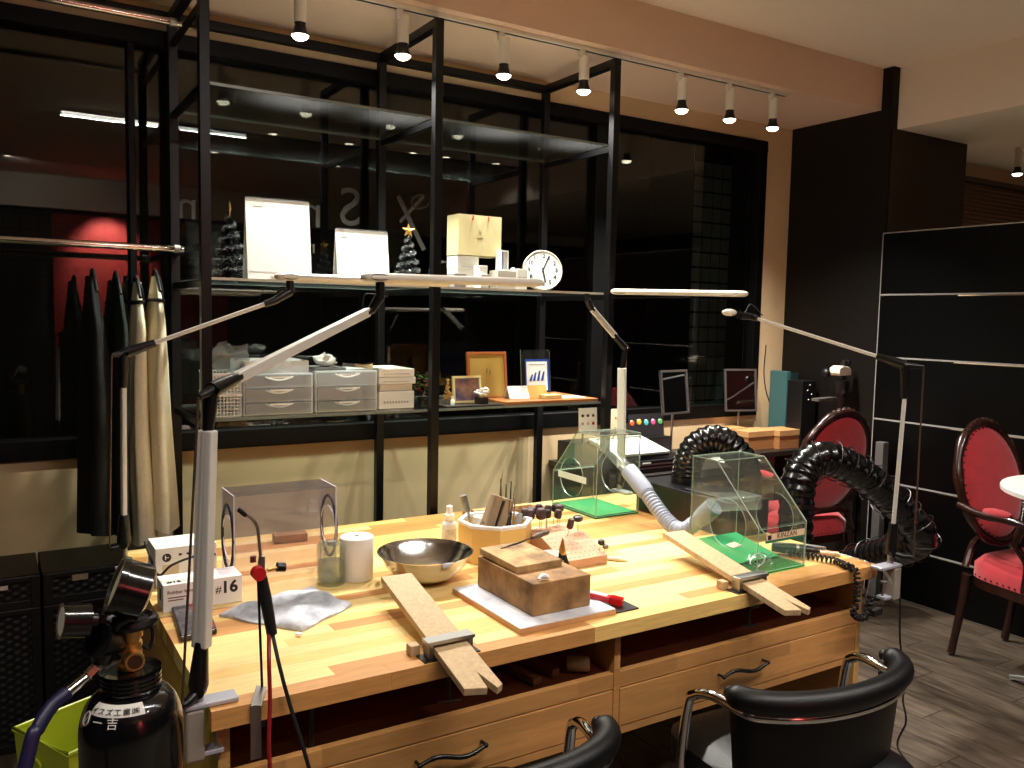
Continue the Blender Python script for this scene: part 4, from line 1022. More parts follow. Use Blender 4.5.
# ================================================================= torch on its bracket
tx = gy(256,700,BY0-.006)
tp = thing('torch_bracket', 'steel hook bracket with thin rod at the front left bench edge', 'bracket', (tx.x,BY0,ZB))
bxx = tx.x
MB().box((bxx-.0105,BY0-.0062,ZB-.115),(bxx+.0105,BY0-.0012,ZB-.002)).build('strap', m_steel, tp, bevel=.0008)
MB().bar((bxx,BY0-.0055,ZB-.004),(bxx+.022,BY0+.034,ZB+.0155),.021,.004,up=(0,-.5,1)).build('hook', m_steel, tp, bevel=.0008)
r0 = Vector((bxx+.022,BY0+.030,ZB+.017)); r1 = Vector((r0.x-.004,r0.y+.012,.955))
MB().cyl(r0,r1,.0028,n=8).build('rod', m_darksteel, tp, smooth=40)
MB().box((bxx-.003,BY0+.0,ZB-BT-.014),(bxx+.02,BY0+.03,ZB-BT-.001)).build('lower_jaw', m_darksteel, tp)
tc_ = thing('gas_torch', 'brazing torch with red and black valves and bent brass nozzle', 'torch', (r1.x,r1.y,.90))
yT = r1.y
def tp_(x,y): return gy(x,y,yT)
MB().tube([tp_(262,577),tp_(266,600),tp_(272,634)],[.0105,.0125,.0110],12).build('handle', m_rubber, tc_, smooth=True)
MB().tube([tp_(261,580),tp_(261,568),tp_(262,556)],[.009,.008,.0065],12).build('valve_body', m_steel, tc_, smooth=True)
MB().tube(catmull([tp_(261,562),tp_(259,540),tp_(257,526),tp_(251,518),tp_(239,510)],6),.0034,8).build('nozzle', M('pinkish_steel',(206,180,160),.3,.9), tc_, smooth=True)
MB().tube([tp_(246,515.5),tp_(238.5,509.5)],.0048,8).build('tip', m_darksteel, tc_, smooth=True)
c = tp_(256,571); MB().cyl(c+Vector((0,-.028,0)),c+Vector((0,-.006,0)),.0135,n=18).build('red_valve', M('red_knob',(190,26,30),.3), tc_, smooth=40)
c = tp_(281,567); a = tp_(268,570)
MB().cyl(a,c,.004,n=8).build('valve_stem', m_brass, tc_, smooth=40); MB().cyl(tp_(277,567),tp_(285,567),.0098,n=16).build('black_valve', m_blackpl, tc_, smooth=40)
MB().cyl(tp_(253,562),tp_(253,556),.006,n=12).build('side_valve', M('dark_red_knob',(110,40,34),.4), tc_, smooth=40)
h1_ = catmull([tp_(269,632),gy(269,660,1.645),gy(270,700,1.628),gy(270,768,1.60),(.47,1.56,.35),(.45,1.52,.02)],10)
h2_ = catmull([tp_(272,632),gy(280,668,1.648),gy(290,705,1.630),gy(309,768,1.60),(.58,1.57,.35),(.62,1.53,.02)],10)
tag(rebase(MB().tube(h1_,.0042,8).build('gas_hose', M('red_hose',(132,22,24),.45), smooth=True)), 'red gas hose hanging from the torch over the bench edge', 'hose', 'torch hoses')
tag(rebase(MB().tube(h2_,.0042,8).build('gas_hose', m_rubber, smooth=True)), 'black gas hose hanging from the torch over the bench edge', 'hose', 'torch hoses')

# ================================================================= handpiece with coiled lead, right end
hp = thing('handpiece', 'black grinding handpiece lying right of the near dust box', 'handpiece', (2.3,1.86,ZB))
A = gz(808,541,ZB+.03); Bv = gz(846,552,ZB+.022); Bv = Vector((2.34,1.80,ZB+.019)); A = Vector((2.228,1.905,ZB+.024))
dv = (Bv-A)
MB().tube([A,A+dv*.25,A+dv*.55,A+dv*.8,Bv],[.015,.018,.018,.015,.008],14).build('body', m_blackpl, hp, smooth=True)
MB().tube([A+dv*.5,A+dv*.56],[.0188,.0188],14).build('collar', m_steel, hp, smooth=True)
hl = catmull([Bv,Bv+dv.normalized()*.06+Vector((0,0,.004)),gz(868,560,ZB+.01),(2.425,1.66,ZB+.012),(2.43,1.637,ZB-.02)],6)
def coil_path(path, r, turns_per_m):
    out = []; ang = 0
    for i in range(1,len(path)):
        seg = path[i]-path[i-1]; x,y,_ = frame_from(seg); k = max(2,int(seg.length*turns_per_m*9))
        for j in range(k):
            out.append(path[i-1]+seg*(j/k)+(x*math.cos(ang)+y*math.sin(ang))*r); ang += seg.length/k*turns_per_m*2*math.pi
    return out
c0 = [Vector((2.245,1.855,ZB+.013)),gz(832,560,ZB+.013),gz(848,567,ZB+.013),Vector((2.30,1.665,ZB+.014)),Vector((2.305,1.634,ZB+.0)),Vector((2.31,1.630,ZB-.06)),gy(856,605,1.628),gy(853,611,1.628),gy(857,617,1.628),gy(866,616,1.628),gy(870,600,1.632),gy(872,606,1.628)]
pth = catmull(c0,10)
ccl = thing('coiled_cord', 'coiled black cord of the handpiece hanging over the bench edge', 'cord', (2.30,1.66,ZB))
MB().tube(coil_path(pth,.009,70),.0036,6).build('coil', m_rubber, ccl, smooth=True)
pg = gy(876,612,1.628); MB().obox(pg,(.05,.02,.022),rotz(.1)).build('plug', m_rubber, ccl, bevel=.004)
MB().tube(catmull([Bv,Vector((2.372,1.762,ZB+.019)),Vector((2.40,1.72,ZB+.012)),Vector((2.415,1.68,ZB+.007)),Vector((2.40,1.648,ZB+.006)),Vector((2.39,1.640,ZB-.02)),Vector((2.36,1.634,ZB-.09))],6),.0022,6).build('lead', m_steel, hp, smooth=True)
o = MB(); o.obox((2.385,1.80,ZB+.006),(.07,.03,.010),rotz(-.75)); tag(rebase(o.build('wood_stick', m_pin, bevel=.001)), 'short pale wood stick lying by the handpiece', 'wood stick')
# bundled wires by the right lamp clamp
o = MB(); wr = random.Random(9)
for i in range(4):
    o.tube(catmull([(2.33+.02*i,1.95-.02*i,ZB+.004),(2.37+.01*i,1.90+.012*math.sin(i*2),ZB+.010),(2.40,1.86-.012*i,ZB+.007+.004*i),(2.425,1.84+.01*i,ZB+.004)],5),.0022,6)
tag(rebase(o.build('wire_bundle', M('grey_wire',(120,120,120),.5), smooth=True)), 'bundle of thin grey wires at the right bench edge', 'wire')
# ================================================================= on the middle shelf
m_tinsel = M('silver_tinsel',(190,194,198),.3,.8); m_needle = M('black_needles',(12,14,14),.6); m_gold = M('gold_glitter',(206,160,84),.35,.8)
def star(c, r, xd, mat, parent, th=.006):
    pts = []
    for i in range(10):
        a = math.pi/2+i*math.pi/5; rr = r if i%2 == 0 else r*.42; pts.append((rr*math.cos(a),rr*math.sin(a)))
    xd = Vector(xd).normalized(); nd = xd.cross(Z_)
    b = MB(); k = 10; c = Vector(c)
    vs = [c+xd*a+Z_*b_ for a,b_ in pts]+[c+nd*th,c-nd*th]
    b.add(vs,[(i,(i+1)%k,k) for i in range(k)]+[((i+1)%k,i,k+1) for i in range(k)])
    return b.build('star', mat, parent)
def xmas_tree(label, x, y, z, h, r, seed, starx):
    t = thing('christmas_tree', label, 'tree', (x,y,z), 0, 'small tinsel trees on the middle shelf'); rr = random.Random(seed)
    MB().lathe([(0,.001),(r*.35,.001),(r*.3,.014),(.004,.016),(.004,h*.3)],(x,y,z),12).build('stand', m_needle, t, smooth=40)
    b = MB()   # needles: tufts in drooping tiers
    for k in range(900):
        u = rr.random()**.8; zz = h*.04+u*h*.84; R_ = r*(1-u*.90); a = rr.uniform(0,6.283)
        p = Vector((x,y,z+zz)); d = Vector((math.cos(a),math.sin(a),-.25+rr.uniform(-.2,.25))).normalized()
        tip = p+d*(R_*rr.uniform(.75,1.08)); w = .006; s = Vector((-math.sin(a),math.cos(a),0))*w
        b.add([p+s*.4,p-s*.4,tip-s,tip+s,tip+d*.007],[(0,1,2,3),(3,2,4)])
    b.build('foliage', m_needle, t)
    g = MB(); n = 260; turns = 5.5
    for i in range(n):
        u = i/n; a = u*turns*2*math.pi+seed; R_ = r*(1-u*.90)*1.03+.002
        c_ = Vector((x+R_*math.cos(a),y+R_*math.sin(a),z+h*.05+u*h*.83))
        for q in range(8):
            p = c_+Vector((rr.gauss(0,.0025),rr.gauss(0,.0025),rr.gauss(0,.0042))); d = Vector((rr.gauss(0,1),rr.gauss(0,1),rr.gauss(0,1))).normalized()*.007; s = d.cross(Vector((rr.random(),rr.random(),1))).normalized()*.0011
            g.add([p-s,p+s,p+d],[(0,1,2)])
    g.build('tinsel', m_tinsel, t)['kind'] = 'stuff'
    star((x,y,z+h*.89+.026), .029, (1,.0,0) if starx else (.25,.97,0), m_gold, t)
    MB().cyl((x,y,z+h*.85),(x,y,z+h*.89+.01),.0025,n=6).build('tip', m_gold, t)
c = gy(230,274,3.22); xmas_tree('small black and silver tinsel tree left of the large calendar', c.x, 3.22, Z_MID+.001, .262, .074, 1, False)
c = gy(408,277,3.13); xmas_tree('small black and silver tinsel tree with front facing gold star left of the paper bag', c.x, 3.13, Z_MID+.001, .218, .058, 2, True)
def calendar(label, pxl, pxr, ytop, ybase, Y, deep, dec):
    a,b = gy(pxl,ybase,Y),gy(pxr,ybase,Y); zt = gy((pxl+pxr)/2,ytop,Y+.03).z; z0 = Z_MID+.001
    w = b.x-a.x; t = thing('desk_calendar', label, 'calendar', ((a.x+b.x)/2,Y+deep/2,z0), 0, 'white easel calendars on the middle shelf')
    ym = Y+deep*.5
    fr = Vector((0,ym-Y,zt-z0)).normalized(); H_ = Vector((0,ym-Y,zt-z0)).length; n = fr.cross(X_)
    m_c = m_paper
    MB().prism([(0,0),(w,0),(w,H_),(0,H_)],(a.x,Y,z0),X_,fr,Vector((0,fr.z,-fr.y)),.0025).build('front_card', m_c, t)
    bk = Vector((0,ym-(Y+deep),zt-z0)).normalized()
    MB().prism([(0,0),(w,0),(w,H_),(0,H_)],(a.x,Y+deep,z0),X_,bk,Vector((0,-bk.z,bk.y)).normalized(),.0025).build('back_card', m_c, t)
    MB().box((a.x,Y+.003,z0),(b.x,Y+deep-.003,z0+.002)).build('base_card', m_c, t)
    k = int(w/.008)
    rg = MB()
    for i in range(k):
        xx = a.x+.006+i*(w-.012)/(k-1)
        rg.tube([(xx,ym+.006*math.cos(s),zt-.002+.007*math.sin(s)) for s in [q*2*math.pi/8 for q in range(8)]],.0009,4,closed=True)
    rg.build('spiral_binding', m_silver, t)
    def onf(u,v): return Vector((a.x,Y,z0))+X_*(u*w)+fr*(v*H_)-Vector((0,fr.z,-fr.y))*.0006
    return t, onf, fr, w, H_
t,onf,fr,w,H_ = calendar('tall white easel calendar with a band of eyeglass drawings', 248,312,200,275,3.06,.075,0)
c1,c2 = M('orange_ink',(214,160,74),.7),M('grey_ink',(150,152,160),.7)
for i,(u,mm) in enumerate(((.42,c1),(.57,c1),(.74,c2),(.90,c2))):
    MB().tube([onf(u+.065*math.cos(s),.055+.02*math.sin(s)) for s in [q*math.pi/8 for q in range(8,17)]],.0012,4).build('drawing', mm, t)
MB().bar(onf(.02,.10),onf(.98,.09),.0006,.0008).build('printed_line', c2, t)
MB().bar(onf(.12,.90),onf(.26,.90),.0004,.004).build('printed_line', M('faint_ink',(206,206,206),.8), t)
t,onf,fr,w,H_ = calendar('shorter white easel calendar with a yellow band along its foot', 338,390,231,276,3.07,.06,1)
MB().prism([(0,0),(w*.80,0),(w*.80,.013),(0,.013)],onf(.14,.075),X_,fr,Vector((0,-fr.z,fr.y)),.0004).build('yellow_band', M('yellow_ink',(228,176,60),.7), t)
MB().bar(onf(.10,.85),onf(.22,.85),.0004,.006).build('printed_line', M('faint_ink',(206,206,206),.8), t)

# small boxes, paper bag, open jewel box
YS = 3.08
def small_box(name, label, pxl, pxr, pyt, pyb, Y, dp, mat, z=None, zt=None, group='small white boxes on the middle shelf'):
    a,b = gy(pxl,pyb,Y),gy(pxr,pyb,Y); z0 = Z_MID+.001 if z is None else z; z1 = gy((pxl+pxr)/2,pyt,Y).z if zt is None else zt
    t = thing(name, label, 'box', ((a.x+b.x)/2,Y+dp/2,z0), 0, group)
    h = z1-z0
    MB().box((a.x,Y,z0),(b.x,Y+dp,z0+h*.6)).build('box_body', mat, t, bevel=.001); MB().box((a.x-.0012,Y-.0012,z0+h*.6+.0003),(b.x+.0012,Y+dp+.0012,z1)).build('lid', mat, t, bevel=.001)
    return t, z1
m_wb = M('white_gift_box',(232,230,222),.6); m_gb = M('grey_gift_box',(166,164,162),.6)
_,zA = small_box('gift_box','white square gift box directly under the paper bag',457,478,256,278,3.11,.09,m_wb)
small_box('gift_box','flat grey box in front of the box under the paper bag',454.5,466,273.5,279,3.035,.06,m_gb)
small_box('gift_box','low white box right of the box under the paper bag',479,487,265.5,279,3.06,.06,m_wb)
small_box('gift_box','thin white box at the right foot of the paper bag stack',481,489,274,279.5,3.02,.035,m_wb)
_,zE = small_box('gift_box','flat white box beneath the open lilac jewel box',498,516,270.5,279.5,3.06,.07,m_wb)
small_box('gift_box','low white box beside the clock',517,527,269,280,3.09,.05,m_wb)
a = gy(449,252,3.10); b = gy(500,252,3.10)
bgz = zA+.0015; bzt = gy(475,215,3.10).z
pb_ = thing('paper_bag', 'cream paper gift bag with red handles standing on a white box', 'bag', ((a.x+b.x)/2,3.16,bgz))
m_bag = M('cream_paper_bag',(226,212,160),.7)
xa,xb = gy(458,252,3.10).x,gy(501,252,3.10).x
bw = MB(); bw.box((xa,3.10,bgz),(xb,3.102,bzt)); bw.box((xa,3.198,bgz),(xb,3.20,bzt)); bw.box((xa,3.102,bgz),(xa+.002,3.198,bzt)); bw.box((xb-.002,3.102,bgz),(xb,3.198,bzt)); bw.box((xa,3.10,bgz),(xb,3.20,bgz+.002)); bw.build('bag', m_bag, pb_)
for yy in (3.1005,3.1995):
    for u in (.32,.68):
        xx = xa+(xb-xa)*u; MB().tube(catmull([(xx,yy-.002,bzt-.022),(xx+.002,yy-.003,bzt-.004),(xx+.001,yy+.012,bzt-.002)],4),.003,6).build('handle', M('red_ribbon',(190,52,44),.5), pb_, smooth=True)
mg_ = M('gold_ink',(186,160,104),.6); xm_,zm_ = (xa+xb)/2,(bgz+bzt)/2
for du,dz,hw,hh in ((-.004,.014,.0015,.007),(.004,.014,.0015,.007),(0,.012,.005,.0012),(0,-.008,.016,.0012),(-.009,-.011,.002,.004),(0,-.011,.002,.003),(.009,-.011,.002,.004)):
    MB().box((xm_+du-hw,3.0994,zm_+dz-hh),(xm_+du+hw,3.0998,zm_+dz+hh)).build('print_mark', mg_, pb_)
# open jewel box with lilac lining standing on the flat box
a = gy(499,268,3.07); b = gy(512,268,3.07); zj = zE+.0012; zk = gy(505,250,3.07).z
jb = thing('jewel_box', 'small open jewel box with lilac lining standing on edge', 'box', ((a.x+b.x)/2,3.09,zj))
Rj = rotz(.35); cx_ = (a.x+b.x)/2
j = MB(); W_,H2,D_ = .05,zk-zj,.03
for dx in (-W_/2+.002,W_/2-.002): j.obox(Vector((cx_,3.10,zj+H2/2))+Rj@Vector((dx,0,0)),(.004,D_,H2),Rj)
for dz in (.002,H2-.002): j.obox(Vector((cx_,3.10,zj+dz)),(W_-.009,D_,.0035),Rj)
j.build('shell', m_wb, jb); MB().obox(Vector((cx_,3.10,zj+H2/2))+Rj@Vector((0,.012,0)),(W_-.009,.004,H2-.009),Rj).build('lining', M('lilac_velvet',(150,148,190),.8), jb)
o = MB(); c = gy(513,266,3.12); o.tube(catmull([(c.x-.014,3.125,zE+.003),(c.x-.006,3.12,zE+.014),(c.x+.006,3.12,zE+.015),(c.x+.014,3.125,zE+.004)],5),.0025,6)
tag(rebase(o.build('ribbon_loop', m_paper, smooth=True)), 'loop of white ribbon on the flat white box', 'ribbon')

# clock
cc = gy(544,262,3.12); rr_ = .090
zc = Z_MID+.002+rr_
ck = thing('wall_clock', 'round white clock with black numerals leaning on the shelf', 'clock', (cc.x,3.12,Z_MID+.001))
nd = Vector((-.10,-.97,.20)).normalized(); nd = Vector((-.30,-.93,.19)).normalized(); xd = Z_.cross(nd).normalized()*1; xd = -nd.cross(Z_).normalized(); 
xd = Vector((nd.y*-1,nd.x,0)).normalized(); yd = nd.cross(xd).normalized()
if yd.z < 0: yd = -yd; xd = -xd
c0 = Vector((cc.x,3.13,zc))
MB().lathe([(0,-.022),(rr_*.9,-.022),(rr_,-.014),(rr_,.006),(rr_*.96,.010),(rr_*.90,.004),(0,.004)],c0,48,axis=nd).build('case', M('clock_case',(206,196,184),.4,.2), ck, smooth=40)
MB().cyl(c0+nd*.0041,c0+nd*.005,rr_*.90,n=48).build('dial', M('clock_dial',(206,205,200),.7), ck)
for i in range(1,13):
    a_ = math.pi/2-i*math.pi/6
    text(str(i), .026, c0+nd*.0054+xd*(rr_*.70*math.cos(a_))+yd*(rr_*.70*math.sin(a_)), xd, yd, m_print, ck, 'numeral', .0002, bold=.035)
for ang,L,wd_ in ((170,.62,.008),(25,.78,.0055)):
    a_ = math.pi/2-R(ang); d_ = xd*math.cos(a_)+yd*math.sin(a_)
    MB().bar(c0+nd*.0066-d_*.01,c0+nd*.0066+d_*(rr_*L),wd_,.0008,up=nd).build('hand', m_print, ck)
MB().bar(c0+nd*.0054+yd*(rr_*.33)-xd*.008,c0+nd*.0054+yd*(rr_*.33)+xd*.008,.0015,.0004,up=nd).build('maker_mark', M('grey_ink2',(130,130,130),.6), ck)

# ================================================================= on the lower shelf
ZS = Z_LOW+.001
m_mesh = M('white_basket_plastic',(226,226,222),.5)
def mesh_basket(label, a, b, y0, y1, z0, z1):
    """basket of real bars"""
    t = thing('mesh_basket', label, 'basket', ((a+b)/2,(y0+y1)/2,z0), 0, 'white mesh baskets on the lower shelf')
    nx = int((b-a)/.011); nz = int((z1-z0)/.011); q = MB()
    for yy in (y0,y1):
        for i in range(nx+1): x = a+(b-a)*i/nx; q.box((x-.0016,yy-.0012,z0),(x+.0016,yy+.0012,z1))
        for j in range(nz+1): z = z0+.001+(z1-z0-.003)*j/nz; q.box((a,yy-.0013,z-.0016),(b,yy+.0013,z+.0016))
    ny = int((y1-y0)/.014)
    for xx in (a,b):
        for i in range(ny+1): y = y0+(y1-y0)*i/ny; q.box((xx-.0012,y-.0018,z0),(xx+.0012,y+.0018,z1))
        for j in range(nz+1): z = z0+.001+(z1-z0-.003)*j/nz; q.box((xx-.0013,y0,z-.0016),(xx+.0013,y1,z+.0016))
    q.build('mesh', m_mesh, t)
    MB().box((a,y0,z0),(b,y1,z0+.002)).build('floor_plate', m_mesh, t)
    r = MB(); r.box((a-.004,y0-.004,z1-.006),(b+.004,y0,z1+.002)); r.box((a-.004,y1,z1-.006),(b+.004,y1+.004,z1+.002)); r.box((a-.004,y0,z1-.006),(a,y1,z1+.002)); r.box((b,y0,z1-.006),(b+.004,y1,z1+.002)); r.build('rim', m_mesh, t)
    return t
YB_ = 3.06
a = gy(212,414,YB_).x; b = gy(241,413,YB_).x
zt1 = gy(228,394,YB_).z; zt2 = gy(228,374,YB_).z
mesh_basket('lower white mesh basket of the stack at the left end of the shelf', a+.006, b, YB_, YB_+.22, ZS, zt1-.003)
mesh_basket('upper white mesh basket of the stack at the left end of the shelf', a+.006, b, YB_, YB_+.22, zt1+.001, zt2)
def crumple(name, label, c, sx, sy, sz, mat, seed, cat='bag', n=16):
    rr = random.Random(seed); ph = [rr.uniform(0,6.28) for _ in range(8)]
    def fn(u,v):
        a = u*2*math.pi; t_ = v*math.pi
        k = 1+.16*math.sin(3*a+ph[0]+2*t_)+.12*math.sin(5*a-3*t_+ph[1])+.1*math.sin(7*t_+2*a+ph[2])+rr.uniform(-.06,.06)
        return Vector((c[0]+sx*math.sin(t_)*math.cos(a)*k,c[1]+sy*math.sin(t_)*math.sin(a)*k,max(c[2],c[2]+sz*.5*(1-math.cos(t_)*1.0)*k)))
    b = MB().grid(fn,n,n//2+1,closeu=True); o = b.build(name, mat)
    return tag(rebase(o), label, cat)
m_bagp = clear('crumpled_clear_bag',(222,222,222),1.5,haze=.22,hazec=(206,206,206),rough=.08)
crumple('plastic_bag','crumpled clear plastic bag on the stacked mesh baskets',(gy(228,370,3.14).x,3.15,zt2+.004),.075,.07,.085,m_bagp,5)
crumple('plastic_bag','crumpled clear plastic bag between the two left shelf posts',(gy(187,372,3.3).x,3.32,ZS+.13),.035,.06,.06,m_bagp,6) if False else None
m_clearD = clear('drawer_clear',(236,238,240),1.45,haze=.30,hazec=(252,252,253),rough=.1)
def drawer_unit(label, pxl, pxr, rows, Y, dp, cont):
    a = gy(pxl,415,Y).x; b = gy(pxr,414,Y).x
    zs = [gy((pxl+pxr)/2,py,Y).z for py in rows]
    t = thing('drawer_unit', label, 'drawer unit', ((a+b)/2,Y+dp/2,ZS), 0, 'clear plastic drawer units')
    T = .004; s = MB(); s.box((a,Y+.004,ZS),(a+T,Y+dp,zs[-1])); s.box((b-T,Y+.004,ZS),(b,Y+dp,zs[-1])); s.box((a+T,Y+dp-T,ZS),(b-T,Y+dp,zs[-1]))
    prev = ZS
    for z in zs: s.box((a+T,Y+.004,z-.004),(b-T,Y+dp-T,z))
    s.box((a+T,Y+.004,ZS),(b-T,Y+dp-T,ZS+.003)); s.build('shell', m_milky, t)
    z0 = ZS+.004
    for i,z in enumerate(zs):
        d = MB(); d.box((a+T+.002,Y-.002,z0),(b-T-.002,Y+.002,z-.006)); d.box((a+T+.004,Y+.002,z0),(a+T+.006,Y+dp-.02,z-.012)); d.box((b-T-.006,Y+.002,z0),(b-T-.004,Y+dp-.02,z-.012)); d.box((a+T+.006,Y+.002,z0),(b-T-.006,Y+dp-.02,z0+.002))
        dr = d.build('drawer', m_clearD, t)
        w = b-a
        pl_ = [(a+w*(.3+.4*k/12),z-.010-.012*math.sin(k/12*math.pi)) for k in range(13)]
        MB().tube([(x,Y-.003,zz) for x,zz in pl_],.0034,6).build('pull_lip', m_milky, dr, smooth=True)
        MB().box((a+w*.36,Y-.0045,z-.0155),(a+w*.66,Y-.0035,z-.0085)).build('paper_label', m_paper, dr)
        if cont[i]:
            MB().box((a+T+.02,Y+.03,z0+.003),(a+w*.62,Y+dp*.6,z0+(z-z0)*.55)).build('contents', cont[i], dr, bevel=.004)
        z0 = z+.001
    return t, a, b, zs[-1]
g1,g2,g3 = M('dark_contents',(96,99,112),.6),M('green_contents',(104,150,96),.6),M('tan_contents',(150,146,130),.6)
dA,aA,bA,zA_ = drawer_unit('clear three drawer unit carrying a milky flat tray', 244,313,(401,387,374),3.05,.25,(g3,g1,g1))
dB,aB,bB,zB_ = drawer_unit('clear three drawer unit with green contents in the bottom drawer', 316,377,(399,385,371),3.06,.25,(g2,g1,None))
o = thing('flat_tray', 'milky flat plastic tray on the left drawer unit', 'tray', ((aA+bA)/2,3.17,zA_+.001))
zt_ = gy(280,361,3.07).z
q = MB(); q.box((aA+.01,3.07,zA_+.001),(bA-.01,3.29,zA_+.004)); q.box((aA+.01,3.07,zA_+.004),(bA-.01,3.073,zt_)); q.box((aA+.01,3.287,zA_+.004),(bA-.01,3.29,zt_)); q.box((aA+.01,3.073,zA_+.004),(aA+.013,3.287,zt_)); q.box((bA-.013,3.073,zA_+.004),(bA-.01,3.287,zt_)); q.build('tray', m_milky, o)
MB().box((aA+.05,3.10,zA_+.005),(bA-.05,3.26,zA_+.024)).build('contents', M('peach_paper',(226,206,184),.7), o)
crumple('tissue_bundle','white crumpled bundle on the right drawer unit',(gy(327,366,3.12).x,3.14,zB_+.0135),.040,.045,.042,m_paper,8,'bundle')
o = MB(); o.box((aB+.005,3.09,zB_+.001),(aB+.13,3.24,zB_+.012)); tag(rebase(o.build('flat_case', M('grey_case',(120,118,116),.5), bevel=.003)), 'flat grey case under the white bundle', 'case')
pt_ = thing('paint_brush', 'flat brush with pale handle lying on the right drawer unit', 'brush', (gy(360,368,3.12).x,3.12,zB_+.001))
p0 = Vector((aB+.14,3.15,zB_+.018)); p1_ = Vector((bB-.02,3.09,zB_+.014))
MB().bar(p0,p0+(p1_-p0)*.45,.03,.012,up=Z_).build('bristles', M('grey_bristle',(120,114,106),.9), pt_); MB().tube([p0+(p1_-p0)*.45,p0+(p1_-p0)*.7,p1_+(p1_-p0)*.1],[.008,.007,.012],10).build('handle', M('pale_handle',(220,190,140),.5), pt_, smooth=True)
# stack of white trays
a = gy(379,412,3.08).x; b = gy(414,410,3.08).x; z0 = ZS
for i,(pt0,lab,mm) in enumerate(((391,'lowest white slotted tray of the stack right of the drawer units',m_mesh),(384,'beige layer in the stack of white trays',M('beige_tray',(208,198,186),.5)),(377,'wide white tray second from top of the stack',m_mesh),(368.5,'topmost white tray of the stack beside the green plant',m_white))):
    z1 = gy(397,pt0,3.08).z; inset = .0 if i != 1 else .006
    t = thing('stacking_tray', lab, 'tray', ((a+b)/2,3.2,z0), 0, 'stack of white trays')
    ext = .006 if i == 2 else 0
    MB().box((a+inset,3.08+inset,z0),(b-inset+ext,3.30,z1-.0012)).build('tray', mm, t, bevel=.002)
    if i in (0,2,3):
        sl = MB()
        for k in range(9): xx = a+.02+k*(b-a-.04)/9; sl.box((xx,3.0790+inset,z0+(z1-z0)*.3),(xx+.007,3.0798+inset,z0+(z1-z0)*.42))
        sl.build('slots', M('slot_grey',(150,150,150),.6), t)
    z0 = z1
# potted green plant with red bits
c = gy(423,408,3.12)
pl_ = thing('potted_plant', 'small leafy green plant with red berries beside the middle post', 'plant', (c.x,3.12,ZS))
MB().lathe([(0,.001),(.020,.001),(.026,.038),(.023,.038),(.019,.032),(0,.032)],(c.x,3.12,ZS),16).build('pot', m_blackpl, pl_, smooth=40)
rr = random.Random(12); lf = MB(); br_ = MB()
for k in range(90):
    a_ = rr.uniform(0,6.283); el = rr.uniform(.1,1.4); rad = rr.uniform(.02,.055)
    p = Vector((c.x+rad*math.cos(a_)*math.cos(el)*.8,3.12+rad*math.sin(a_)*math.cos(el)*.8,ZS+.045+rad*1.9*math.sin(el)))
    d = Vector((math.cos(a_),math.sin(a_),rr.uniform(-.3,.6))).normalized(); s = d.cross(Z_).normalized()*.006; u_ = Vector((0,0,.002))
    lf.add([p,p+d*.011+s+u_,p+d*.024,p+d*.011-s+u_],[(0,1,2),(0,2,3)])
    if k%9 == 0: br_.sphere(tuple(p+Vector((0,-.012,0))),.0045,8)
lf.build('leaves', M('leaf_green',(62,112,52),.55,var=.3,scale=60), pl_); br_.build('berries', M('berry_red',(186,40,34),.4), pl_, smooth=True)
# wooden board shelf with frames
ZW = ZS+.014
xb0 = gy(502,402,3.05).x; xb1 = SX[3]-.02
o = MB().box((xb0,3.02,ZS),(xb1,3.36,ZS+.013)); tag(rebase(o.build('shelf_board', M('orange_board',(168,104,54),.45,var=.2,scale=5,stretch=(2,24,24)), bevel=.001)), 'orange brown wooden board lying on the right half of the lower shelf', 'board')
xs0 = gy(444,405,3.05).x; xs1 = gy(500,403,3.05).x
o = MB().box((xs0,3.02,ZS),(xs1,3.30,ZS+.006)); tag(rebase(o.build('dark_mat', M('dark_brown_mat',(46,34,28),.6), bevel=.001)), 'dark brown mat under the picture frames beside the middle post', 'mat')
ZM = ZS+.007
def easel_frame(name, label, cat, pxl, pxr, pyt, pyb, Y, bw, mf, mi, zb_, lean=.12, dp=.012):
    a,b = gy(pxl,pyb,Y),gy(pxr,pyb,Y); zt = gy((pxl+pxr)/2,pyt,Y+.02).z; w = b.x-a.x; H_ = (zt-zb_)/math.cos(lean)
    t = thing(name, label, cat, ((a.x+b.x)/2,Y,zb_)); fr = Vector((0,math.sin(lean),math.cos(lean))); n = Vector((0,math.cos(lean),-math.sin(lean))); o = Vector((a.x,Y,zb_+.001))
    f = MB()
    for P_ in ([(0,0),(w,0),(w,bw),(0,bw)],[(0,H_-bw),(w,H_-bw),(w,H_),(0,H_)],[(0,bw),(bw,bw),(bw,H_-bw),(0,H_-bw)],[(w-bw,bw),(w,bw),(w,H_-bw),(w-bw,H_-bw)]): f.prism(P_,o,X_,fr,n,dp)
    f.build('frame', mf, t, bevel=.0008)
    MB().prism([(bw,bw),(w-bw,bw),(w-bw,H_-bw),(bw,H_-bw)],o+n*dp*.4,X_,fr,n,dp*.5).build('picture', mi, t)
    MB().bar(o+X_*(w/2)+fr*(H_*.7)+n*dp,Vector((a.x+w/2,Y+H_*.42,zb_+.002)),.02,.003,up=(0,1,0)).build('stand', m_blackpl, t)
    return t, (lambda u,v: o+X_*(u*w)+fr*(v*H_)-n*.0006), fr, w, H_
t,f_,fr,w,H_ = easel_frame('certificate_frame','orange wooden frame holding a gold certificate','frame',469,508,352,399,3.20,.012,M('orange_frame_wood',(176,98,44),.4),M('gold_certificate',(196,158,78),.5,.2),ZM)
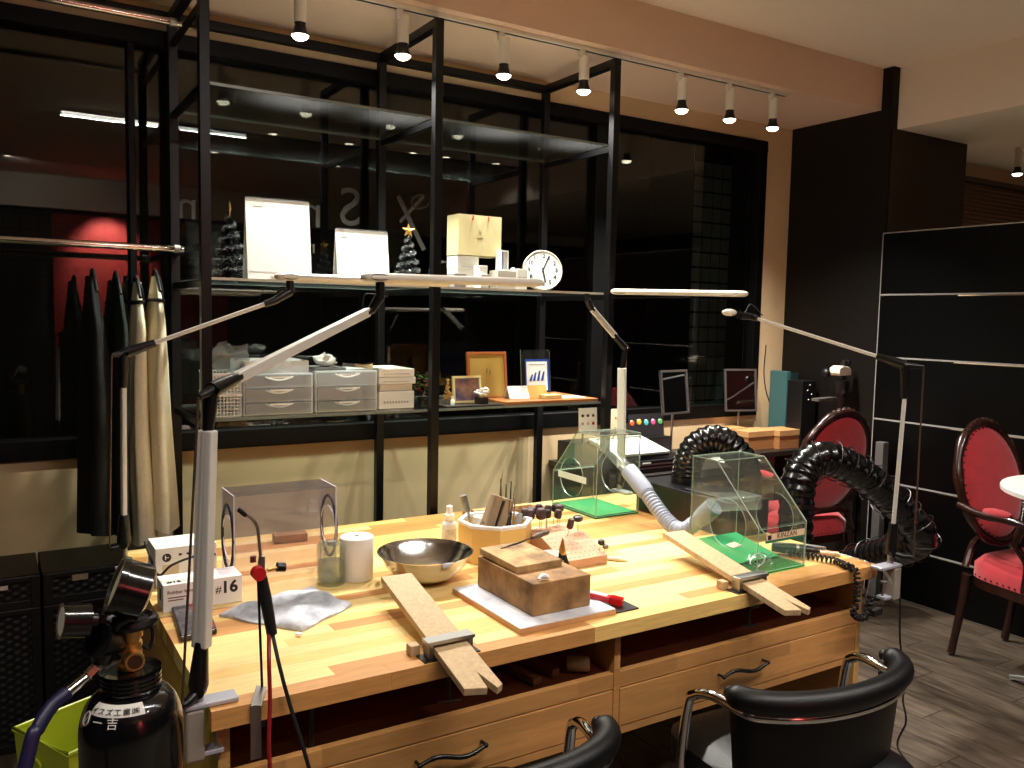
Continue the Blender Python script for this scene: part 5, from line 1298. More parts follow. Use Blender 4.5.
for du,dv,hw in ((-.03,.60,.004),(.05,.56,.004)):
    MB().bar(f_(.5+du,dv-.05),f_(.5+du+.02,dv+.05),.004,.0004,up=(0,1,0)).build('print_mark', M('dark_gold_ink',(120,92,40),.6), t)
t,f_,fr,w,H_ = easel_frame('photo_frame','cream photo frame with blue and orange picture behind the white flowers','frame',454,482,376,401,3.10,.009,M('cream_frame',(226,206,146),.5),M('blue_picture',(52,58,120),.5,c2=(206,150,70),scale=14),ZM)
# award plaque on clear stand
t = thing('award_plaque','clear stand with a blue bordered award card showing a blue emblem','award',(gy(537,395,3.2).x,3.22,ZW))
A_,B_ = gy(522,396,3.2),gy(551,396,3.2); ztp = gy(536,350,3.2).z
MB().prism([(0,0),(B_.x-A_.x,0),(B_.x-A_.x,ztp-ZW),(0,ztp-ZW)],(A_.x,3.2,ZW+.001),X_,Vector((0,.1,1)).normalized(),Vector((0,1,-.1)),.004,0,1).build('clear_plate', [m_acryl,m_edge], t)
def pw(u,v): return Vector((A_.x+u*(B_.x-A_.x),3.2+.1*v*(ztp-ZW)-.0012,ZW+v*(ztp-ZW)))
x0,x1 = .10,.92
for nm,u0,u1,v0,v1,off,mm in (('blue_border',.13,.95,.10,.80,0,M('royal_blue',(24,66,160),.5)),('card',.17,.88,.12,.75,-.0008,m_paper)):
    Wd = B_.x-A_.x; Hh = ztp-ZW
    MB().prism([(0,0),((u1-u0)*Wd,0),((u1-u0)*Wd,(v1-v0)*Hh),(0,(v1-v0)*Hh)],pw(u0,v0)+Vector((0,off,0)),X_,Vector((0,.1,1)).normalized(),Vector((0,-1,.1)),.0006).build(nm, mm, t)
mb_ = M('royal_blue',(24,66,160),.5)
for k,(u,h_) in enumerate(((.30,.14),(.42,.18),(.56,.22),(.70,.20))):
    p = pw(u,.33)+Vector((0,-.0018,0)); MB().prism([(-.008,0),(.006,0),(.014,h_*Hh),(.006,h_*Hh)],p,X_,Vector((0,.1,1)).normalized(),Vector((0,-1,.1)),.0004).build('emblem', mb_, t)
MB().bar(pw(.22,.18)+Vector((0,-.002,0)),pw(.82,.18)+Vector((0,-.002,0)),.0004,.006).build('text_line', M('orange_ink',(214,160,74),.7), t); MB().bar(pw(.26,.68)+Vector((0,-.002,0)),pw(.80,.68)+Vector((0,-.002,0)),.0004,.003).build('text_line', M('grey_ink',(150,152,160),.7), t)
for u in (.04,.96): MB().cyl(pw(u,.985)+Vector((0,-.006,0)),pw(u,.985)+Vector((0,.006,0)),.004,n=10).build('standoff', m_chrome, t)
MB().bar((A_.x+.05,3.206,ZW+.04),(A_.x+.05,3.30,ZW+.002),.02,.003,up=(0,1,0)).build('stand', m_acryl, t)
# tent cards, yellow stack, white flowers, mini gold tree, vial
for lab,pl0,pr0,pt0,pb0,Y,mm in (('white folded card in front of the award',510,530,386,397,3.12,m_paper),('yellow folded card in front of the award',530,548,385.5,396,3.13,M('yellow_card',(224,176,84),.7))):
    a,b = gy(pl0,pb0,Y),gy(pr0,pb0,Y); h = gy((pl0+pr0)/2,pt0,Y+.015).z-ZW; w = b.x-a.x
    t = thing('tent_card', lab, 'card', ((a.x+b.x)/2,Y+.015,ZW), 0, 'folded cards before the award')
    fr = Vector((0,.5,1)).normalized(); L_ = h/fr.z
    MB().prism([(0,0),(w,0),(w,L_),(0,L_)],(a.x,Y,ZW),X_,fr,Vector((0,1,-.5)).normalized(),.001).build('front', mm, t); MB().prism([(0,0),(w,0),(w,L_),(0,L_)],(a.x,Y+h,ZW),X_,Vector((0,-.5,1)).normalized(),Vector((0,1,.5)).normalized()*-1,.001).build('back', mm, t)
a,b = gy(546,400,3.06),gy(562,400,3.06); o = MB().box((a.x,3.06,ZW),(b.x,3.12,ZW+.017)); tag(rebase(o.build('note_block', M('pale_yellow_notes',(232,214,150),.7), bevel=.001)), 'small pale yellow note block on the board', 'notes')
a,b = gy(564,401,3.06),gy(585,401,3.08); o = MB().box((a.x,3.06,ZW),(b.x-.01,3.16,ZW+.002)); tag(rebase(o.build('paper_sheet', m_paper)), 'white paper lying at the right end of the board', 'paper')
c = gy(483,396,3.05)
t = thing('flower_pot','dark square pot of white blossoms in front of the gold certificate','flowers',(c.x,3.06,ZM))
MB().box((c.x-.022,3.04,ZM),(c.x+.022,3.084,ZM+.028)).build('pot', M('dark_brown_pot',(44,30,24),.5), t, bevel=.002)
rr = random.Random(5); fl_ = MB()
for k in range(16):
    p = Vector((c.x+rr.uniform(-.026,.026),3.06+rr.uniform(-.02,.02),ZM+.036+rr.uniform(0,.026)))
    for q in range(5):
        a_ = q*1.256+rr.random(); d = Vector((math.cos(a_),math.sin(a_)*.6-.3,.6)).normalized(); fl_.sphere(tuple(p+d*.006),.0055,6,sc=(1,1,.7))
fl_.build('blossoms', m_paper, t, smooth=True)
c = gy(450,402,3.08)
t = thing('ornament_tree','tiny gold twig tree ornament topped by a star beside the post','ornament',(c.x,3.10,ZM))
b = MB(); rr = random.Random(8)
for k in range(70):
    u = rr.random(); a_ = rr.uniform(0,6.28); R_ = .022*(1-u)+.003; p = Vector((c.x,3.10,ZM+.012+u*.078)); b.bar(p,p+Vector((math.cos(a_)*R_,math.sin(a_)*R_,.006)),.004,.004,w1=.002,h1=.002)
b.cyl((c.x,3.10,ZM),(c.x,3.10,ZM+.09),.002,n=6); b.build('twigs', M('gold_brown_twig',(196,152,88),.5,.3), t); star((c.x,3.10,ZM+.098),.010,(1,0,0),m_gold,t,.003)
c = gy(452,402,3.04); t = thing('glass_vial','small white capped vial beside the photo frame','vial',(c.x,3.035,ZM)); MB().lathe([(0,.001),(.008,.001),(.008,.022),(.004,.028)],(c.x,3.035,ZM),12).build('vial_body', m_white, t, smooth=True); MB().cyl((c.x,3.035,ZM+.028),(c.x,3.035,ZM+.036),.005,n=10).build('cap', m_white, t, smooth=40)
# ================================================================= aprons on the rail
m_hang = M('black_hanger',(14,14,15),.4)
def garment(label, name, px, tx, wy, ztop, zbot, mat, seed, strap=None, hook=True):
    x = gy(px,300,YR).x; rr = random.Random(seed); ph = [rr.uniform(0,6.28) for _ in range(4)]
    t = thing(name, label, 'apron' if 'apron' in name else 'garment', (x,YR,zbot), 0, 'aprons on the chrome rail')
    def fn(u,v):
        a = u*2*math.pi; z = ztop+(zbot-ztop)*v
        sh_ = min(1,.22+v*4.5) if v < .18 else 1.0
        wy_ = wy*sh_*(1+.12*v); tx_ = tx*(.35+.65*min(1,v*3))*(1+.35*v)
        fold = 1+.22*math.sin(4*a+ph[0]+v*1.5)*min(1,v*2)+.12*math.sin(7*a+ph[1]-v*2)
        return Vector((x+tx_*math.cos(a)*fold+.006*math.sin(v*5+ph[2]),YR+wy_*math.sin(a)*(1+.06*math.sin(3*a+ph[3])),z+.012*math.sin(a*2+ph[1])*v))
    b = MB().grid(fn,40,30,closeu=True); k = len(b.v)
    b.add([fn(i/40,1) for i in range(40)],[tuple(range(40))]); b.add([fn(i/40,0) for i in range(40)],[tuple(range(40))])
    b.build('cloth', mat, t, smooth=70)
    # hanger
    h = MB(); zc = ztop+.055
    h.tube(catmull([(x,YR,ztop+.015),(x,YR,z1-.022),(x,YR-.012,z1-.010),(x,YR-.0145,z1+.004),(x,YR,z1+.0145),(x,YR+.0145,z1+.004)],5),.0015,6); hg = h.build('hanger_hook', m_chrome, t, smooth=True)
    h = MB(); h.tube(catmull([(x,YR-wy*.8,ztop-.055),(x,YR-wy*.4,ztop-.008),(x,YR,ztop+.022),(x,YR+wy*.4,ztop-.008),(x,YR+wy*.8,ztop-.055)],6),.006,8); h.build('hanger', m_hang, t, smooth=True)
    if strap:
        for zz,ww in strap:
            v = (zz-ztop)/(zbot-ztop)
            MB().tube([fn(i/24,v)+(fn(i/24,v)-Vector((x,YR,fn(i/24,v).z)))*.06 for i in range(24)],.007,6,closed=True).build('belt', m_hang, t, smooth=True)
        MB().tube(catmull([(x-.004,YR-.03,ztop+.02),(x+.012,YR-.05,ztop-.03),(x+.016,YR-.06,ztop-.10),(x+.012,YR-.06,strap[0][0])],6),.006,6).build('neck_strap', m_hang, t, smooth=True)
    return t
m_apb = M('black_cotton',(12,13,13),.9,bump=.3,scale=90); m_apg = M('dark_green_cotton',(12,30,24),.9,bump=.3,scale=90); m_cream2 = M('cream_cotton',(238,228,196),.9,bump=.3,scale=90,var=.05)
zh = gy(90,276,YR).z
garment('black cotton apron, leftmost on the chrome rail','apron',93,.040,.16,zh,gy(90,528,YR).z,m_apb,1)
garment('dark green cotton apron between the black and cream ones','apron',116,.030,.15,zh-.005,gy(116,530,YR).z,m_apg,2)
zh2 = gy(130,272,YR).z
garment('cream apron hanging longest, next to the dark green one','apron',136,.034,.13,gy(130,282,YR).z,gy(145,535,YR).z,m_cream2,3,strap=[(gy(130,302,YR).z,0)])
garment('cream apron with black belt, rightmost on the chrome rail','apron',155,.036,.14,gy(145,276,YR).z,gy(162,522,YR).z,m_cream2,4,strap=[(gy(150,300,YR).z,0)])

# ================================================================= wicker baskets by the wall
m_wick = M('black_wicker',(9,8,7),.5,var=.4,scale=60); m_wfr = M('black_wood_frame',(14,12,10),.5)
def wicker(label, x0, x1, z0, z1, open_=True):
    y0,y1 = 3.19,3.505
    t = thing('wicker_basket', label, 'basket', ((x0+x1)/2,(y0+y1)/2,z0), 0, 'black wicker baskets by the wall')
    fw = .028; f = MB()
    f.box((x0,y0,z0),(x0+fw,y0+.02,z1)); f.box((x1-fw,y0,z0),(x1,y0+.02,z1)); f.box((x0+fw,y0,z0),(x1-fw,y0+.02,z0+fw)); f.box((x0+fw,y0,z1-fw*.6),(x1-fw,y0+.02,z1))
    f.box((x0,y0+.02,z1-.012),(x1,y1,z1)); f.box((x0,y0+.02,z0),(x0+.012,y1,z1-.012)); f.box((x1-.012,y0+.02,z0),(x1,y1,z1-.012)); f.box((x0+.012,y1-.01,z0),(x1-.012,y1,z1-.012))
    f.build('frame', m_wfr, t, bevel=.002)
    w = x1-x0-2*fw; h = z1-z0-fw*1.6; nu = int(w/.006); nv = int(h/.0055)
    def fn(u,v):
        i = u*w/.022; j = v*h/.013
        return Vector((x0+fw+u*w,y0+.010+.0035*math.sin(i*math.pi+(math.pi if int(j)%2 else 0))*abs(math.sin(j*math.pi)),z0+fw+v*h))
    MB().grid(fn,nu,nv).build('weave', m_wick, t, smooth=60)
    return t,y0
sx0,sx1,sx2,sx3 = -.42,gy(40,576,3.19).x,gy(43,576,3.19).x,.54
zt = gy(42,575,3.19).z
zm_ = gy(42,607,3.19).z
t,y0 = wicker('upper left black wicker drawer with pale label at the left edge', sx0,sx1,zm_+.002,zt)
p = gy(4,588,y0-.002); MB().box((p.x-.03,y0-.003,p.z-.008),(gy(8,588,y0).x,y0-.0005,p.z+.006)).build('label_plate', M('pale_plate',(190,184,170),.5), t)
t,y0 = wicker('upper right black wicker drawer with tan label behind the gas gauge', sx2,sx3,zm_+.002,zt)
p = gy(80,577,y0-.002); MB().box((gy(72,577,y0).x,y0-.003,p.z-.010),(gy(88,577,y0).x,y0-.0005,p.z+.010)).build('label_plate', M('tan_plate',(150,132,108),.5), t)
wicker('lower left black wicker basket on the floor at the left edge', sx0,sx1,.004,zm_)
wicker('lower right black wicker basket on the floor behind the gas cylinder', sx2,sx3,.004,zm_)

# ================================================================= lime bin
zb0,zb1 = .004,.50
P0 = Vector((.030,2.255,0)); e1 = Vector((.887,.46,0)); e2 = Vector((.46,-.887,0))
bn = thing('storage_bin', 'lime green plastic bin behind the gas cylinder', 'bin', (.19,2.2,0))
m_lime = M('lime_plastic',(176,190,44),.4)
def rect(sc, z, l1=.25, l2=.22):
    c = P0+e1*(l1/2)+e2*(l2/2)
    return [Vector((c.x,c.y,z))+e1*(a*l1/2*sc)+e2*(b*l2/2*sc) for a,b in ((-1,-1),(1,-1),(1,1),(-1,1))]
A,B_,C,D = rect(.80,zb0),rect(1,zb1),rect(.97,zb1),rect(.77,zb0+.006)
b = MB(); vs = A+B_+C+D; fs = [(0,1,2,3),(12,13,14,15)]
for i in range(4):
    j = (i+1)%4; fs += [(i,j,4+j,4+i),(4+i,4+j,8+j,8+i),(8+i,8+j,12+j,12+i)]
b.add(vs,fs); b.build('bin_body', m_lime, bn)
rm = rect(1.0,zb1); MB().tube(rm,.006,8,closed=True).build('rim', m_lime, bn, smooth=True)
fm = (rm[0]+rm[3])*.5+e1*(-.004)
f0 = rm[0]*.62+rm[3]*.38+Vector((0,0,-.06))-e1*.002
MB().tube([f0+e2*(.028*math.cos(a))+Vector((0,0,.014*math.sin(a))) for a in [i*2*math.pi/16 for i in range(16)]],.0035,6,closed=True).build('handle_hole_rim', m_lime, bn, smooth=True)

# ================================================================= gas cylinder with regulator
CX,CYy,CR = .169,1.33,.072
def g(x,y,dy=0): return gy(x,y,CYy+dy)
cy_ = thing('gas_cylinder', 'black gas cylinder with white lettering at the lower left', 'gas cylinder', (CX,CYy,0))
zsh = gy(118,750,CYy-.06).z; znk = gy(118,702,CYy-.035).z; zct = g(118,672).z
m_cylp = M('glossy_black_paint',(12,12,13),.16,coat=.5)
prof = [(0,.004),(CR*.92,.004),(CR,.03),(CR,zsh)]
for i in range(1,9):
    a = i/8*math.pi/2; prof.append((.041+(CR-.041)*math.cos(a),zsh+(znk-zsh)*math.sin(a)))
prof += [(.041,znk+.004),(0,znk+.004)]
MB().lathe(prof,(CX,CYy,0),48).build('cylinder_body', m_cylp, cy_, smooth=True)
hh_ = zct-znk
pr = [(.040,znk),(.042,znk+.004)]
for i in range(4): pr += [(.0425,znk+.006+i*hh_*.2),(.0400,znk+.009+i*hh_*.2),(.0400,znk+.012+i*hh_*.2),(.0425,znk+.015+i*hh_*.2)]
pr += [(.038,zct),(.02,zct+.002),(0,zct+.002)]
MB().lathe(pr,(CX,CYy,0),40).build('neck_ring', m_cylp, cy_, smooth=50)
m_lab = M('white_label',(214,210,200),.6)
def onring(ang, z, r): return Vector((CX+r*math.cos(ang),CYy+r*math.sin(ang),z))
vdir = math.atan2(-CYy,-CX)
zl = gy(113,711,CYy-.050).z
# curved label with characters
def rad_at(z):
    for (r0,za),(r1,zb_) in zip(prof,prof[1:]):
        if za <= z <= zb_ and zb_ > za: return r0+(r1-r0)*(z-za)/(zb_-za)
    return CR
MB().grid(lambda u,v: onring(vdir-1.05+u*1.35,zl-.009+v*.013,rad_at(zl-.009+v*.013)+.0012),16,9).build('label_band', m_lab, cy_, smooth=True)
def cyltext(s, size, ang, z, mat, off=.0026):
    # letters tangent to the cylinder, one by one
    for i,chh in enumerate(s):
        a = ang+i*size*1.08/.055
        r = rad_at(z)+off; p = onring(a,z,r); xd = Vector((-math.sin(a),math.cos(a),0)); sl = Vector((math.cos(a),math.sin(a),0))
        dr = (rad_at(z+.004)-rad_at(z-.004))/.008; yd = (Z_+sl*dr).normalized()
        text(chh, size, p, xd, yd, mat, cy_, 'character', .0003)
cyltext('イスズ工業㈱', .0105, vdir-.93, zl-.003, m_print)
zl2 = gy(113,724,CYy-.056).z+.004
cyltext('一吉', .017, vdir-.72, zl2-.004, m_lab)
pl_ = [onring(vdir-1.12+.10*math.cos(a),zl2-.004+.009*math.sin(a),rad_at(zl2-.004+.009*math.sin(a))+.0008) for a in [i*2*math.pi/14 for i in range(14)]]
MB().tube(pl_,.0013,5,closed=True).build('round_mark', m_lab, cy_, smooth=True); MB().tube([pl_[2],pl_[9]],.0013,5).build('round_mark', m_lab, cy_)
# brass valve
rg = thing('gas_regulator', 'black gas regulator with two gauges and brass valve on the cylinder', 'regulator', (CX,CYy,zct+.003))
vx = g(128,660)
zv0,zv1 = zct+.003,g(130,625).z
MB().lathe([(.017,0),(.0175,.006),(.013,.009),(.013,(zv1-zv0)*.35),(.0165,(zv1-zv0)*.37),(.0165,(zv1-zv0)*.62),(.014,(zv1-zv0)*.64),(.014,(zv1-zv0)*.72),(.0175,(zv1-zv0)*.74),(.0175,(zv1-zv0)*.97),(.012,zv1-zv0)],(CX,CYy,zv0),6*3).build('brass_valve', m_brass, rg, smooth=35)
vd = Vector((-.05,-1,.05)).normalized()
pz = zv0+(zv1-zv0)*.30
MB().cyl((CX+.002,CYy-.008,pz),(CX+.002,CYy-.031,pz),.0135,n=18).build('valve_port', m_brass, rg, smooth=40); MB().cyl((CX+.002,CYy-.0312,pz),(CX+.002,CYy-.0316,pz),.0105,n=18).build('port_plug', M('dark_bronze',(70,44,28),.5,.5), rg)
MB().tube([(CX+.032*math.cos(a),CYy+.032*math.sin(a)*.9,zv1+.006+.0) for a in [i*2*math.pi/12 for i in range(12)]],.0085,8,closed=True).build('hand_wheel', m_blackpl, rg, smooth=True)
hwb = MB()
for i in range(5):
    a = i*2*math.pi/5; hwb.tube([(CX,CYy,zv1+.008),(CX+.032*math.cos(a),CYy+.029*math.sin(a),zv1+.006)],.006,6)
hwb.cyl((CX,CYy,zv1-.004),(CX,CYy,zv1+.014),.009,n=12); hwb.build('wheel_spokes', m_blackpl, rg, smooth=True)
# body of the regulator, left of the valve and nearer
rb0 = g(104,632,-.02)
MB().tube([g(120,645,-.005),g(108,642,-.02),g(98,640,-.03)],[.012,.022,.024],18).build('regulator_body', m_blackpl, rg, smooth=True)
MB().tube([g(103,650,-.02),g(102,662,-.02)],[.020,.014],16).build('lower_body', m_blackpl, rg, smooth=True)
# small gauge pointing left
q0,q1 = g(97,620,-.03),g(62,621,-.035)
dq = (q1-q0)
MB().tube([q0,q0+dq*.22],[.010,.010],12).build('gauge_neck', m_darksteel, rg, smooth=True)
MB().lathe([(.014,dq.length*.2),(.0235,dq.length*.24),(.0235,dq.length*.96),(.0245,dq.length*.97),(.0245,dq.length*1.04),(.021,dq.length*1.04),(.021,dq.length*1.0),(0,dq.length*1.0)],q0,28,axis=dq).build('small_gauge', m_cylp, rg, smooth=40)
MB().cyl(q0+dq*1.005,q0+dq*1.015,.0205,n=28).build('gauge_face', M('gauge_face',(190,186,170),.5), rg)
# large gauge, disc seen almost from the side
gc = g(131,589,-.03); gd = Vector((-.92,.09,.38)).normalized()
MB().lathe([(0,-.024),(.034,-.024),(.040,-.020),(.040,.014),(.0425,.015),(.0425,.024),(.037,.024),(.037,.018),(0,.018)],gc,40,axis=gd).build('large_gauge', m_cylp, rg, smooth=40)
MB().cyl(gc+gd*.0182,gc+gd*.0190,.0365,n=36).build('gauge_face', M('gauge_face_pale',(206,196,160),.5), rg)
MB().tube([g(112,636,-.02),g(118,622,-.026),gc+Vector((0,0,-.040))],[.010,.009,.009],12).build('gauge_stem', m_darksteel, rg, smooth=True)
# outlet and blue hose
h0 = g(104,660,-.02); h1 = g(96,668,-.03); h2 = g(80,684,-.04); h3 = g(68,692,-.05)
MB().tube([g(106,664,-.012),h1],[.009,.010],6).build('outlet_elbow', m_steel, rg, smooth=20); MB().tube([h1,h1+(h2-h1)*.5],[.0085,.0085],6).build('outlet_nut', m_chrome, rg, smooth=20); MB().tube([h1+(h2-h1)*.5,h3],[.0062,.0075],12).build('hose_tail', m_chrome, rg, smooth=40)
ho = catmull([h3,g(52,706,-.06),g(38,728,-.075),g(28,755,-.09),(-.02,1.18,.70),(-.06,1.12,.35),(-.02,1.08,.02)],10)
tag(rebase(MB().tube(ho,.0095,14).build('supply_hose', M('navy_hose',(26,24,58),.4), smooth=True)), 'thick dark blue hose curving down from the regulator', 'hose')
lp_ = catmull([g(140,612,.0),g(150,622,.0),g(153,636,.0),g(149,648,.0),g(142,645,.0)],6)
tag(rebase(MB().tube(lp_,.003,8).build('tether_loop', m_rubber, smooth=True)), 'small black loop of cord hanging behind the brass valve', 'cord')
# ================================================================= counter along the window, right
ZD2 = .76
m_ctr = M('counter_dark',(36,28,24),.45)
ctr = thing('window_counter', 'dark counter desk under the right part of the window', 'desk', (3.3,3.3,0))
MB().box((2.46,3.02,ZD2-.03),(3.50,3.585,ZD2)).build('counter_top', m_ctr, ctr, bevel=.003)
MB().box((3.502,3.26,ZD2-.03),(4.205,3.585,ZD2)).build('counter_top', m_ctr, ctr, bevel=.003)
MB().box((4.0,2.99,ZD2-.03),(4.205,3.258,ZD2)).build('counter_top', m_ctr, ctr, bevel=.003)
for x in (2.48,3.44): MB().box((x,3.05,0),(x+.03,3.57,ZD2-.03)).build('leg_panel', m_ctr, ctr)
MB().box((4.17,3.0,0),(4.20,3.57,ZD2-.03)).build('leg_panel', m_ctr, ctr)
MB().box((2.51,3.10,.60),(3.44,3.12,ZD2-.03)).build('front_rail', m_ctr, ctr)
def on_ctr(px, py): return gz(px,py,ZD2)
# printer stack: black machine with white tray on top
Yp = 3.06
a,b = gy(636,470,Yp),gy(694,470,Yp)
pr_ = thing('printer', 'low black printer with slots behind the lamp pole', 'printer', ((a.x+b.x)/2,3.2,ZD2))
z0,z1 = ZD2+.001,gy(660,471,Yp).z
zz1 = max(z0+.06,gy(660,476,Yp).z)
MB().box((a.x,Yp,z0),(b.x,3.36,zz1)).build('case', m_blackpl, pr_, bevel=.005)
for k in (.35,.62): MB().box((a.x+.01,Yp-.003,z0+(zz1-z0)*k),(b.x-.01,Yp-.0005,z0+(zz1-z0)*k+.006)).build('slot_lip', m_steel, pr_)
MB().box((a.x+.04,Yp-.004,z0+(zz1-z0)*.75),(a.x+.09,Yp-.0005,z0+(zz1-z0)*.86)).build('panel_label', m_white, pr_)
tr = thing('display_tray', 'white framed jewellery tray tilted on the black printer', 'tray', ((a.x+b.x)/2-.05,3.15,zz1+.001))
Rm = Matrix.Rotation(R(12),3,'X')
ctt = Vector(((gy(612,460,3.12).x+gy(664,460,3.12).x)/2,3.20,zz1+.042)); W_ = gy(664,460,3.12).x-gy(612,460,3.12).x
q = MB(); q.obox(ctt,(W_,.24,.012),Rm); q.build('base', m_blackpl, tr, bevel=.002)
q = MB()
for dx,dy,sx_,sy_ in ((0,-.113,W_,.014),(0,.113,W_,.014),(-W_/2+.007,0,.014,.212),(W_/2-.007,0,.014,.212)): q.obox(ctt+Rm@Vector((dx,dy,.0125)),(sx_,sy_,.012),Rm)
q.build('frame', M('grey_white_frame',(190,190,188),.4), tr, bevel=.002)
MB().obox(ctt+Rm@Vector((0,0,.009)),(W_-.03,.21,.004),Rm).build('white_insert', m_paper, tr)
# sample cards with stones
def sample_card(label, pxl, pxr, pyt, pyb, Y, cols, cardm, dots, r=.009, lean=.1, z0=None):
    a,b = gy(pxl,pyb,Y),gy(pxr,pyb,Y); zt = gy((pxl+pxr)/2,pyt,Y).z; z0 = a.z if z0 is None else z0
    t = thing('sample_card', label, 'card', ((a.x+b.x)/2,Y,z0))
    w = b.x-a.x; h = zt-z0; fr = Vector((0,lean,1)).normalized(); n = Vector((0,-1,lean)).normalized()
    MB().prism([(0,0),(w,0),(w,h),(0,h)],(a.x,Y,z0),X_,fr,-n,.004).build('card', cardm, t)
    for i,(u,v,c) in enumerate(dots):
        p = Vector((a.x,Y,z0))+X_*(u*w)+fr*(v*h)
        MB().lathe([(r,0),(r*.8,.003),(r*.4,.004),(0,.004)],p+n*.0003,8,axis=n).build('stone', M('stone_%d_%d_%d'%c,c,.25), t, smooth=20)
    return t
# stand for the cards: a low black display rack on the counter at left end
rk = thing('card_rack', 'low black rack holding the sample cards at the left end of the counter', 'rack', (2.62,3.40,ZD2))
ra,rb_ = gy(566,432,3.38).x,gy(664,432,3.44).x
ra = max(ra,2.47); zr_ = gy(620,441,3.36).z
MB().box((ra,3.37,ZD2+.001),(rb_,3.52,zr_)).build('rack', m_blackpl, rk, bevel=.003)
sample_card('dark sample card with five bright coloured stones', 629,664,414,440,3.42,5,M('dark_card',(34,32,34),.5),[(.10,.62,(206,96,60)),(.30,.66,(222,176,60)),(.50,.62,(90,190,190)),(.70,.62,(222,90,140)),(.90,.62,(90,176,96))],.017,.12,zr_+.001)
sample_card('beige sample card with two small stones beside the lamp pole', 609,622,409,440,3.44,5,M('beige_card',(222,196,160),.6),[(.55,.70,(176,120,80)),(.5,.35,(190,150,110))],.006,.08,zr_+.001)
wcd = sample_card('white sample card with six small dark stones standing above the far dust box', 579,597,408,432,3.03,3,m_paper,[(u,v,c) for (u,v,c) in ((.2,.68,(60,52,48)),(.5,.68,(90,80,70)),(.78,.68,(110,100,96)),(.2,.35,(196,170,150)),(.5,.35,(206,186,160)),(.78,.35,(150,50,56)))],.0075,.05,gy(588,432,3.03).z)
# the white card stands in a clip on the shelf post
p = gy(588,432,3.03); MB().box((p.x-.03,3.031,ZB-.1),(p.x-.024,3.037,p.z+.02)).build('holder_stick', m_darksteel, wcd)
# two tilting table mirrors
def mirror(label, pxl, pxr, pyt, pyb, Y, ang):
    a,b = gy(pxl,pyb,Y),gy(pxr,pyb,Y); zt = gy((pxl+pxr)/2,pyt,Y).z; z0 = a.z; w = b.x-a.x; h = zt-z0
    c = Vector(((a.x+b.x)/2,Y,(z0+zt)/2)); Rm = rotz(ang)@Matrix.Rotation(R(-7),3,'X')
    t = thing('table_mirror', label, 'mirror', (c.x,Y+.03,ZD2), 0, 'tilting mirrors on the counter')
    f = MB(); fw = .011
    for dx,dz,sx_,sz_ in ((0,h/2-fw/2,w,fw),(0,-h/2+fw/2,w,fw),(-w/2+fw/2,0,fw,h-2*fw),(w/2-fw/2,0,fw,h-2*fw)): f.obox(c+Rm@Vector((dx,0,dz)),(sx_,.014,sz_),Rm)
    f.build('frame', M('grey_frame',(88,82,78),.4,.4), t, bevel=.001)
    MB().obox(c+Rm@Vector((0,.002,0)),(w-2*fw,.006,h-2*fw),Rm).build('mirror_glass', M('mirror',(200,200,200),.02,1.0), t)
    cb_ = c+Rm@Vector((0,.012,-h*.3))
    MB().cyl((cb_.x,cb_.y+.01,ZD2+.012),cb_+Vector((0,.006,0)),.006,n=10).build('stem', m_steel, t, smooth=40); MB().lathe([(0,.001),(.042,.001),(.038,.010),(.01,.014),(0,.014)],(cb_.x,cb_.y+.01,ZD2),24).build('foot', m_darksteel, t, smooth=40)
mirror('tilting table mirror with grey frame, nearer the middle of the window', 658,689,370,415,3.28,.15)
mirror('tilting table mirror with grey frame, by the right window frame', 727,752,369,412,3.53,-.30)
# white paper, wooden boxes
a = on_ctr(745,449); o = MB(); o.obox((3.36,3.16,ZD2+.0015),(.24,.19,.002),rotz(.1)); tag(rebase(o.build('paper_sheet', m_paper)), 'white paper on the counter behind the near dust box', 'paper')
m_bw = M('warm_box_wood',(160,110,66),.5,var=.15,scale=8,stretch=(2,18,18))
def wbox(label, pxl, pxr, pyt, pyb, Y, dp, lid=True):
    a,b = gy(pxl,pyb,Y),gy(pxr,pyb,Y); zt = gy((pxl+pxr)/2,pyt,Y).z
    t = thing('wooden_box', label, 'box', ((a.x+b.x)/2,Y+dp/2,ZD2), 0, 'wooden boxes on the counter'); h = zt-ZD2
    MB().box((a.x,Y,ZD2+.001),(b.x,Y+dp,ZD2+h*.68)).build('box_body', m_bw, t, bevel=.0015); MB().box((a.x-.004,Y-.004,ZD2+h*.68+.001),(b.x+.004,Y+dp+.004,zt)).build('lid', M('pale_lid_wood',(190,146,94),.5,var=.15,scale=8,stretch=(2,18,18)), t, bevel=.0015)
wbox('low wooden box at the left of the three on the counter', 728,745,428,442,3.46,.10)
wbox('flat wooden box in the middle of the three on the counter', 748,775,431,445,3.34,.14)
wbox('square wooden box at the right of the three on the counter', 779,799,430,452,3.30,.14)
# teal folder, microscope, white wedge
a = gy(793,430,3.33); b = gy(806,430,3.33); zt = gy(800,373,3.33).z
t = thing('teal_folder','upright teal folder beside the microscope','folder',((a.x+b.x)/2,3.36,ZD2)); m_teal = M('teal_card',(58,98,98),.6)
MB().box((4.10,3.45,ZD2+.001),(4.135,3.58,zt)).build('spine', m_teal, t, bevel=.003); MB().box((4.136,3.45,ZD2+.001),(4.205,3.458,zt-.01)).build('cover', M('dark_teal_card',(30,54,56),.6), t)
mic = thing('microscope', 'stereo microscope with cream head and black eyepieces on the counter', 'microscope', (4.09,3.09,ZD2))
Ym = 3.06
def gm_(x,y,d=0): return gy(x,y,Ym+d)
m_mb = M('microscope_black',(15,15,16),.4); m_mc = M('microscope_cream',(232,222,202),.4)
MB().box((4.01,Ym-.06,ZD2+.001),(4.17,Ym+.13,ZD2+.03)).build('base', m_mb, mic, bevel=.006)
